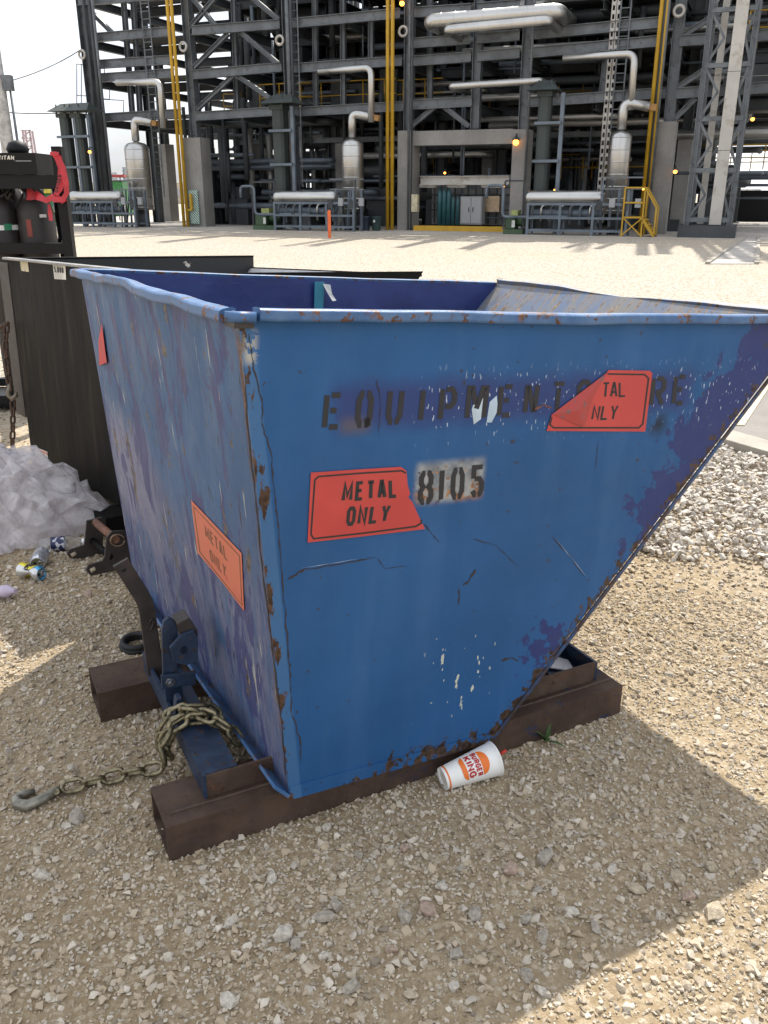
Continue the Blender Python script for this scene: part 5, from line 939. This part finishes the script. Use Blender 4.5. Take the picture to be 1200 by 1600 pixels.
flue((112, 133), 168, 13, 352, 'twin dark green flues under one long peaked cap', (87, 150)); flue((440,), 156, 17, 354, 'single dark green flue beside the green pump by the striped board column', (416, 468)); flue((846,), 136, 19, 360, 'single dark green flue beside the concrete portal', (828, 876))
# ---- big silver ducts on the middle front
def duct(px, r, d, lab, back=2.2, n=9):
    pts = [wp(u, v, d) for u, v in px]; rt = thing('duct', T_(pts[0]), lab, 'duct'); full = pipe_path([pts[0] + DD * back] + pts + [pts[-1] + DD * back], r * 1.6, 8); MB().tube(full, r, 20).build('cladding', M_sil, rt)
    for k in range(1, n): p = pts[0].lerp(pts[-1], k / n); M_, _l = frame(p, p + (pts[-1] - pts[0]).normalized()); MB().lathe([(r + .001, -.02), (r + .008, -.015), (r + .008, .015), (r + .001, .02)], M_ @ Matrix.Rotation(R_(90), 4, 'Y'), 20, False).build('band', M_sil, rt)
duct([(669, 34), (872, 17)], .26, -1.2, 'large silver clad duct high across the middle columns'); duct([(697, 47), (856, 32)], .17, -1.5, 'silver clad duct running just below the largest duct'); duct([(704, 135), (844, 126)], .12, -1.0, 'slim silver clad pipe crossing below the two high ducts')
# ---- bay under the concrete portal
sa, sb = CS[1] + .5, CS[2] - .5; d = 2.0
tag(MB().prism([W3(sa, d, .2), W3(sb, d, .2), W3(sb, d + .2, .2), W3(sa, d + .2, .2)], (0, 0, 2.0)).build('wall', simple('bay_wall', (.22, .22, .22), .8, 0, .25, 2)), 'grey wall behind the cylinders under the concrete portal', 'wall')
tag(MB().prism([W3(sa, -.3, .01), W3(sb + .1, -.3, .01), W3(sb + .1, .1, .01), W3(sa, .1, .01)], (0, 0, .2)).build('kerb_barrier', M_yel), 'yellow kerb barrier under the concrete portal', 'kerb')
zz = sp(720, 282, .5)[1]; tag(MB().ibeam(W3(sa, .5, zz), W3(sb, .5, zz), .3, .34).build('cable_channel', M_pale), 'pale horizontal cable channel under the concrete portal', 'channel')
for i in range(12): x = sa + .2 + (sb - sa - .4) * i / 11; P_('bay_pipe', MB().tube([W3(x, d - .25 - .05 * (i % 3), .25), W3(x, d - .25 - .05 * (i % 3), 2.1)], .03, 6), M_st2)
for i in range(6): P_('bay_pipe', MB().tube([W3(sa + .1, d - .4, .5 + .3 * i), W3(sb - .1, d - .4, .5 + .3 * i)], .03, 6), M_st2 if i % 2 else M_gr)
s_, _ = sp(736, 330, .7); a, _ = sp(719, 330, .7); b, _ = sp(753, 330, .7); z0, z1_ = .25, sp(736, 307, .7)[1]
cb_ = thing('cabinet', T_(W3(s_, .7, .25)), 'grey two-door steel cabinet under the concrete portal', 'cabinet'); MB().prism([W3(a, .7, z0), W3(b, .7, z0), W3(b, 1.2, z0), W3(a, 1.2, z0)], (0, 0, z1_ - z0)).build('case', M_cab, cb_)
for x0, x1 in ((a + .03, s_ - .01), (s_ + .01, b - .03)): dr_ = MB().prism([W3(x0, .66, z0 + .05), W3(x1, .66, z0 + .05), W3(x1, .70, z0 + .05), W3(x0, .70, z0 + .05)], (0, 0, z1_ - z0 - .08)).build('door', M_cab, cb_); MB().bar(W3((x1 - .08) if x0 < s_ - .1 else x0 + .08, .64, z0 + .5), W3((x1 - .08) if x0 < s_ - .1 else x0 + .08, .64, z0 + .68), .03, .03).build('handle', M_st2, dr_)
M_tealc = simple('teal_cylinder', (.02, .085, .10), .4, 0, .15, 3)
for i, u in enumerate((687, 694, 701, 708, 715)): 
    s_, _ = sp(u, 330, .6); r = .10 if i < 3 else .075; h = 1.25 if i < 3 else .95; tag(MB().lathe([(r, 0), (r, h), (r * .7, h + .1), (r * .3, h + .14), (r * .3, h + .22)], T_(W3(s_, .6, .22)), 14).build('gas_cylinder', M_tealc), ['tall teal gas cylinder standing left of the grey cabinet', 'short teal gas cylinder standing against the grey cabinet'][i > 2], 'gas cylinder', 'teal gas cylinders under the portal')
a, b = sp(757, 320, 1.2)[0], sp(780, 320, 1.2)[0]; tag(MB().prism([W3(a, 1.2, sp(768, 331, 1.2)[1]), W3(b, 1.2, sp(768, 331, 1.2)[1]), W3(b, 1.5, sp(768, 331, 1.2)[1]), W3(a, 1.5, sp(768, 331, 1.2)[1])], (0, 0, .62)).build('panel_box', simple('tan_metal', (.36, .27, .18), .4, .5)), 'tan metal panel box right of the grey cabinet', 'box')
a, b = sp(641, 325, -.25)[0], sp(652, 325, -.25)[0]; tag(MB().prism([W3(a, -.25, .75), W3(b, -.25, .75), W3(b, -.02, .75), W3(a, -.02, .75)], (0, 0, .68)).build('panel_box', simple('cream_box', (.45, .40, .27), .5)), 'cream control box mounted on the concrete portal column', 'box')
for i, (u, lab) in enumerate(((571, 'dark blue rubbish bin nearer the vessel'), (588, 'dark green rubbish bin with a white tag'))):
    s_, _ = sp(u, 352, -1.0); root = thing('rubbish_bin', T_(W3(s_, -1.0, .012)), lab, 'bin'); b = T_(W3(s_, -1.0, .012)); MB().lathe([(.17, 0), (.21, .5), (.225, .52), (.225, .56), (.20, .56), (.17, .03)], b, 18, False).build('tub', simple('bin_plastic', ((.02, .03, .05), (.02, .045, .045))[i], .5), root)
    MB().lathe([(.001, .04), (.17, .04)], b, 18, False).build('bin_floor', M_st2, root)
    if i: MB().box((-.04, -.235, .33), (.04, -.225, .43), b @ FM).build('tag', simple('tag_pale', (.6, .6, .55), .5), root)
# green pump sets
def pump(u, v, wpx, lab):
    d = -1.6; s_, _ = sp(u, v, d); a, _ = sp(u - wpx / 2, v, d); w_ = s_ - a; root = thing('pump_set', T_(W3(s_, d, .012)), lab, 'pump'); b = T_(W3(s_, d, .012)) @ FM
    MB().box((-w_, -.45, 0), (w_, .45, .18), b).build('base', M_grn, root); MB().box((-w_ * .9, -.35, .18), (w_ * .1, .3, .62), b).build('tank', M_grn, root, None, .02); MB().box((-w_ * .35, -.30, .62), (w_ * .35, .2, .86), b).build('motor_cover', simple('cover_lime', (.30, .33, .12), .5), root)
    MB().lathe([(.12, -.25), (.2, -.2), (.22, 0), (.2, .2), (.12, .25)], T_(W3(s_ + w_ * .55, d, .5)) @ axes((0, 0, 0), DD, (0, 0, 1), SD), 16).build('motor', M_grn, root); MB().box((-.07, -.37, .25), (.05, -.355, .5), b).build('placard', simple('placard_pale', (.6, .6, .56), .5), root)
    for k in (-1, 1): MB().bar(b @ Vector((k * w_, -.4, .18)), b @ Vector((k * w_, -.4, 1.9)), .06, .06).build('frame_post', M_st2, root)
    MB().bar(b @ Vector((-w_, -.4, 1.9)), b @ Vector((w_, -.4, 1.9)), .06, .06).build('frame_bar', M_st2, root)
pump(420, 340, 34, 'green pump set in a dark frame beside the single flue and striped board'); pump(806, 348, 30, 'green pump set at the foot of the concrete portal'); pump(92, 340, 20, 'green pump set beside the twin flues')
# striped board on the first concrete column
t = NT('striped_board'); X = t.sep(t.co(kind='Object')); st_ = t.ma('FRACT', t.ma('MULTIPLY', t.ma('ADD', t.ma('ADD', X['X'], X['Z']), 0.0), 8.5)); M_strp = t.fin(t.mix(t.mr(st_, .48, .52), (.03, .16, .12), (.55, .60, .56)), .5)
a, b = sp(296, 320, -.1)[0], sp(310, 320, -.1)[0]; zt_ = sp(303, 297, -.1)[1]; tag(MB().prism([W3(a, -.12, .15), W3(b, -.12, .15), W3(b, -.06, .15), W3(a, -.06, .15)], (0, 0, zt_ - .15)).build('striped_board', M_strp), 'green and white diagonally striped board on a concrete column', 'board')
s_, _ = sp(298, 315, -.3); tag(MB().bar(W3(s_, -.26, .75), W3(s_, -.26, 1.45), .12, .10, SD).bar(W3(s_, -.26, .75), W3(s_ - .2, -.26, .75), .08, .08).build('hose_box', M_yel), 'yellow bracket hanging on the striped board', 'bracket')
# orange marker post
g = gz(515, 372); tag(MB().prism([(g.x - .055, g.y - .02, 0), (g.x + .055, g.y - .02, 0), (g.x + .055, g.y + .03, 0), (g.x - .055, g.y + .03, 0)], (0, 0, .90)).add([(g.x - .055, g.y - .02, .90), (g.x + .055, g.y - .02, .90), (g.x + .055, g.y + .03, .90), (g.x - .055, g.y + .03, .90), (g.x, g.y, .94)], [(0, 1, 4), (1, 2, 4), (2, 3, 4), (3, 0, 4)]).build('marker_post', simple('post_orange', (.70, .14, .035), .6, 0, .15, 6)), 'orange flat marker post standing alone before the plant', 'post')
# yellow access steps
d = -2.4; a, b, c = sp(973, 340, d)[0], sp(1004, 340, d)[0], sp(1022, 360, d)[0]; zp = sp(985, 340, d)[1]; root = thing('access_steps', T_(W3(b, d, .012)), 'small yellow steel platform with steps and handrails', 'steps')
for x in (a, b):
    for dd in (0, .8): MB().bar(W3(x, d + dd, .012), W3(x, d + dd, zp + 1.0), .05, .05, SD).build('post', M_yel, root)
for zz in (zp, zp + .5, zp + 1.0):
    for dd in (0, .8): MB().bar(W3(a, d + dd, zz), W3(b, d + dd, zz), .05, .05).build('rail', M_yel, root)
MB().prism([W3(a, d, zp), W3(b, d, zp), W3(b, d + .8, zp), W3(a, d + .8, zp)], (0, 0, .03)).build('platform', M_yel, root); MB().bar(W3(a, d, .05), W3(b, d, zp), .04, .04).build('cross_brace', M_yel, root); MB().bar(W3(a, d + .01, zp), W3(b, d + .01, .05), .04, .04).build('cross_brace', M_yel, root)
for dd in (0, .8): MB().bar(W3(b, d + dd, zp - .05), W3(c, d + dd, .05), .05, .1).build('stringer', M_yel, root); MB().bar(W3(b, d + dd, zp + 1.0), W3(c, d + dd, 1.0), .05, .05).build('handrail', M_yel, root); MB().bar(W3(c, d + dd, .012), W3(c, d + dd, 1.0), .05, .05, SD).build('post', M_yel, root)
for k in range(4): f = (k + .5) / 4; x = b + (c - b) * f; MB().prism([W3(x - .1, d, zp * (1 - f)), W3(x + .1, d, zp * (1 - f)), W3(x + .1, d + .8, zp * (1 - f)), W3(x - .1, d + .8, zp * (1 - f))], (0, 0, .03)).build('tread', M_yel, root)
# ---- lattice tower with pale cover panels
d = -2.0; sL, sR = sp(1073, 345, d)[0], sp(1140, 345, d)[0]; root = thing('lattice_tower', T_(W3((sL + sR) / 2, d, 0)), 'galvanised lattice tower carrying two tall pale cover panels', 'tower'); dp = 1.7
MB().prism([W3(sL - .25, d - .25, 0), W3(sR + .25, d - .25, 0), W3(sR + .25, d + dp + .25, 0), W3(sL - .25, d + dp + .25, 0)], (0, 0, .42)).build('plinth', M_st2, root)
for x in (sL, sR):
    for dd in (0, dp): MB().ibeam(W3(x, d + dd, .42), W3(x, d + dd, TOP), .17, .17, SD).build('leg', M_st, root)
nb = 8; hb = 1.62
for k in range(nb + 1):
    z_ = .6 + k * hb
    for dd in (0, dp): MB().bar(W3(sL, d + dd, z_), W3(sR, d + dd, z_), .12, .14).build('ring_beam', M_st, root)
    for x in (sL, sR): MB().bar(W3(x, d, z_), W3(x, d + dp, z_), .12, .14).build('ring_beam', M_st, root)
    if k < nb:
        for x, xm in ((sL, sL + (sR - sL) * .36), (sR, sR - (sR - sL) * .2)): MB().bar(W3(x, d + .02, z_), W3(xm, d + .02, z_ + hb / 2), .08, .08).build('brace', M_st, root); MB().bar(W3(xm, d + .02, z_ + hb / 2), W3(x, d + .02, z_ + hb), .08, .08).build('brace', M_st, root)
        MB().bar(W3(sL, d + dp, z_), W3(sR, d + dp, z_ + hb), .08, .08).build('brace', M_st, root)
for u0, u1, dd in ((1108, 1127, -.14), (1089, 1099, .7)):
    x0, x1 = sp(u0, 345, d + dd)[0], sp(u1, 345, d + dd)[0]
    for k in range(6): MB().prism([W3(x0, d + dd, .45 + k * 2.4), W3(x1, d + dd, .45 + k * 2.4), W3(x1, d + dd + .12, .45 + k * 2.4), W3(x0, d + dd + .12, .45 + k * 2.4)], (0, 0, 2.385)).build('cover_panel', M_pale, root)
# ---- lamps that are lit
M_glow = emit('lamp_glow', (1.0, .36, .05), 4.0)
LAMPS = [(806, 222, -.12, 'bright amber box lamp on the concrete portal column', 1.6), (443, 230, -.5, 'amber lamp on the single flue by the striped board', 1), (140, 237, -1.6, 'amber lamp on the twin flues', 1), (695, 270, 1.2, 'small amber lamp under the concrete portal', .7), (1055, 268, -.15, 'amber bell lamp on the column beside the lattice tower', 1), (1005, 295, -.3, 'small amber lamp on the yellow riser by the steps', .7), (867, 297, -1.2, 'amber lamp beside the single flue at the portal', .7), (628, 5, -.2, 'amber lamp high on the portal steel column', 1.3), (1176, 186, 4, 'amber lamp inside the bay behind the lattice tower', 1), (788, 292, -.2, 'small amber lamp at the foot of the portal column', .6)]
for u, v, d, lab, k in LAMPS:
    p = wp(u, v, d); rt = thing('lamp', T_(p), lab, 'lamp', 'lit amber lamps on the plant'); b = T_(p) @ FM; r = .07 * k
    MB().lathe([(r * .5, -r), (r, -r * .5), (r, r * .3), (r * .5, r * .7)], b, 14).build('globe', M_glow, rt); MB().lathe([(r * 1.5, r * .71), (r * .6, r * 1.4), (r * .4, r * 2)], b, 14).build('shade', M_st2, rt); MB().tube([b @ Vector((0, 0, r * 2)), b @ Vector((0, 0, r * 2.6)), b @ Vector((0, .25, r * 2.6))], .02, 6).build('arm', M_st2, rt)
for i, u in enumerate((668, 714, 768)):
    p = wp(u, 292, .9); b = T_(p) @ FM; tag(MB().box((-.42, -.08, 0), (.42, .08, .09), b).box((-.38, -.06, -.03), (.38, .06, 0), b).build('strip_light', simple('fitting_white', (.7, .7, .68), .5)), 'white strip light fitting under the pale cable channel', 'light fitting', 'strip light fittings under the portal')
for i, (u, v) in enumerate([(286, 73), (437, 63), (630, 49), (1061, 17), (128, 85)]):
    p = wp(u, v, -.05); tag(MB().tube([p + (SD * math.cos(a) + Vector((0, 0, math.sin(a)))) * .17 for a in np.linspace(0, 2 * math.pi, 17)[:-1]], .055, 8, closed=True).build('lifting_ring', M_pale), ['grey ring fixed to the steel column above the striped board', 'grey ring fixed to the column above the single flue', 'grey ring fixed to the column above the portal', 'grey ring fixed to the column next to the lattice tower', 'grey ring fixed to the end column by the twin flues'][i], 'ring', 'rings on the plant columns')
# handrail cages outside the end column
rt = thing('handrail', T_(wp(120, 170, .5)), 'thin grey handrail cage sticking out beyond the end column', 'railing')
for px in [[(120, 100), (120, 175)], [(127, 100), (127, 172)], [(120, 100), (131, 101)], [(120, 149), (137, 150)], [(160, 137), (160, 154), (171, 155), (171, 137), (160, 137)], [(160, 155), (193, 157), (193, 180)], [(157, 106), (163, 107), (163, 118)], [(202, 88), (202, 110)]]: MB().tube([wp(u, v, .6) for u, v in px], .022, 6).build('rail', M_st, rt)
# ---- pole, wires and what stands beyond
pp = onplane(8, 200, Vector((0, 34, 0)), Vector((0, 1, 0))); pole = thing('utility_pole', T_((pp.x, 34, 0)), 'tall pale utility pole with a slim conduit at its side', 'pole')
MB().lathe([(.26, 0), (.20, 7), (.12, 14)], T_((pp.x, 34, 0)), 16).build('shaft', simple('pole_grey', (.42, .42, .42), .7), pole); MB().tube([(pp.x + .42, 33.9, 0), (pp.x + .42, 33.9, 5.0)], .05, 8).build('conduit', M_st, pole); MB().box((pp.x + .2, 33.8, 4.9), (pp.x + .5, 34.1, 5.4)).build('junction_box', M_st, pole)
def wire(a, b, sag, lab): tag(MB().tube([a.lerp(b, f) - Vector((0, 0, sag * 4 * f * (1 - f))) for f in np.linspace(0, 1, 14)], .022, 5).build('wire', M_st2), lab, 'wire')
wire(onplane(14, 127, Vector((0, 34, 0)), Vector((0, 1, 0))), wp(127, 77, .3), .12, 'thin wire sloping up from the pole to the steel structure'); wire(onplane(16, 176, Vector((0, 34, 0)), Vector((0, 1, 0))), wp(88, 177, -1), .02, 'thin level wire from the pole to the twin flues')
M_far = simple('far_structure', (.34, .33, .35), .8)
def far_tower(u, v0, v1, y, w_, lab, col):
    a = onplane(u, v0, Vector((0, y, 0)), Vector((0, 1, 0))); rt = thing('lattice_mast', T_((a.x, y, 0)), lab, 'mast'); m_ = simple('far_mast', col, .8)
    for x in (-1, 1):
        for yy in (-1, 1): MB().bar((a.x + x * w_, y + yy * w_, 0), (a.x + x * w_ * .7, y + yy * w_ * .7, a.z), .35, .35).build('leg', m_, rt)
    n_ = 9
    for k in range(n_): z0, z1_ = a.z * k / n_, a.z * (k + 1) / n_; MB().bar((a.x - w_, y - w_, z0), (a.x + w_, y - w_, z1_), .22, .22).build('brace', m_, rt); MB().bar((a.x - w_, y - w_, z1_), (a.x + w_, y - w_, z1_), .22, .22).build('ring_bar', m_, rt)
far_tower(43, 204, 0, 190, 1.0, 'far reddish lattice mast beyond the rack', (.40, .32, .33)); far_tower(197, 262, 0, 240, .8, 'far grey mast seen under the end bay', (.28, .30, .34)); far_tower(179, 270, 0, 260, .6, 'far pale mast beside the grey one', (.40, .41, .43))
y = 75
def fb(u0, u1, v0, v1, y, dep, name, mat, lab, cat):
    a = onplane(u0, v0, Vector((0, y, 0)), Vector((0, 1, 0))); b = onplane(u1, v1, Vector((0, y, 0)), Vector((0, 1, 0))); z0 = 0
    rt = thing(name, T_(((a.x + b.x) / 2, y, 0)), lab, cat); MB().box((a.x, y, z0), (b.x, y + dep, a.z)).build('body', mat, rt, None, .08); return rt, a, b
rt, a, b = fb(0, 66, 273, 310, 95, 12, 'storage_shed', simple('shed_white', (.62, .62, .62), .7), 'low white shed in the distance behind the rack', 'shed'); MB().add([(a.x - .3, 94.7, a.z), (b.x + .3, 94.7, a.z), (b.x + .3, 107.3, a.z), (a.x - .3, 107.3, a.z), (a.x - .3, 101, a.z + 1.2), (b.x + .3, 101, a.z + 1.2)], [(0, 1, 5, 4), (2, 3, 4, 5), (1, 2, 5), (3, 0, 4), (3, 2, 1, 0)]).build('roof', M_far, rt)
rt, a, b = fb(62, 108, 286, 322, 55, 3, 'earth_tank', simple('tan_tank', (.42, .36, .25), .8), 'tan ribbed container beyond the rack post', 'container')
for k in range(9): x = a.x + (b.x - a.x) * (k + .5) / 9; MB().box((x - .06, 54.92, .1), (x + .06, 55, a.z - .1)).build('rib', simple('tan_rib', (.38, .32, .22), .8), rt)
rt, a, b = fb(60, 90, 302, 345, 47, 2.2, 'machine', simple('machine_green', (.03, .16, .06), .5), 'green yard machine with black wheels behind the red tape', 'machine')
for x in (a.x + .3, b.x - .3): MB().tube([(x, 46.7, .35), (x, 46.99, .35)], .35, 18).build('wheel', M_bk, rt)
MB().box((a.x + .2, 46.9, a.z), (a.x + .9, 48.8, a.z + .5)).build('hood', simple('hood_yellow', (.5, .42, .05), .5), rt)
rt, a, b = fb(172, 196, 283, 340, 62, 4, 'tractor', simple('tractor_green', (.04, .22, .06), .5), 'small green tractor with a red canopy seen past the vessel', 'tractor')
MB().box((a.x - .1, 61.5, a.z + .25), (b.x + .3, 64, a.z + .4)).build('canopy', simple('canopy_red', (.35, .05, .05), .5), rt)
for x in (a.x + .1, b.x - .1): MB().bar((x, 62, a.z - .05), (x, 62, a.z + .26), .06, .06).build('canopy_post', M_bk, rt)
rt, a, b = fb(100, 290, 285, 320, 130, 14, 'storage_tank', simple('far_tan_wall', (.46, .41, .32), .8), 'long low tan building far beyond the end bay', 'building')
for k in range(12): x = a.x + (b.x - a.x) * (k + .5) / 12; MB().box((x - .5, 129.9, 1), (x + .5, 130, 2)).build('window', M_far, rt)
# far side seen past the lattice tower
d = 26; pw = wp(1163, 325, d); tk = thing('truck', T_(Vector((pw.x, pw.y, .012))), 'white pickup truck parked behind the plant', 'truck'); b = T_((pw.x, pw.y, .012)) @ FM
MB().box((-1.9, 0, .45), (2.2, 1.8, 1.05), b).build('body', simple('truck_white', (.75, .75, .75), .3), tk, None, .06); MB().prism([b @ Vector(p) for p in ((-.7, .1, 1.05), (1.2, .1, 1.05), (.8, .1, 1.7), (-.5, .1, 1.7))], b.to_3x3() @ Vector((0, 1.6, 0))).build('cab', simple('truck_white', (.75, .75, .75), .3), tk); MB().prism([b @ Vector(p) for p in ((-.5, .085, 1.12), (1.0, .085, 1.12), (.72, .085, 1.6), (-.38, .085, 1.6))], b.to_3x3() @ Vector((0, .012, 0))).build('side_window', M_bk, tk)
for x in (-1.2, 1.4): MB().tube([b @ Vector((x, -.02, .36)), b @ Vector((x, .22, .36))], .36, 18).build('wheel', M_bk, tk)
pw = wp(1183, 335, 18); tag(MB().box((-1.1, 0, 0), (1.1, 1.4, 1.5), T_((pw.x, pw.y, .012)) @ FM).box((-1.2, -.05, 1.5), (1.2, 1.45, 1.6), T_((pw.x, pw.y, .012)) @ FM).build('crate', M_bk), 'black crate standing inside the bay behind the lattice tower', 'crate')
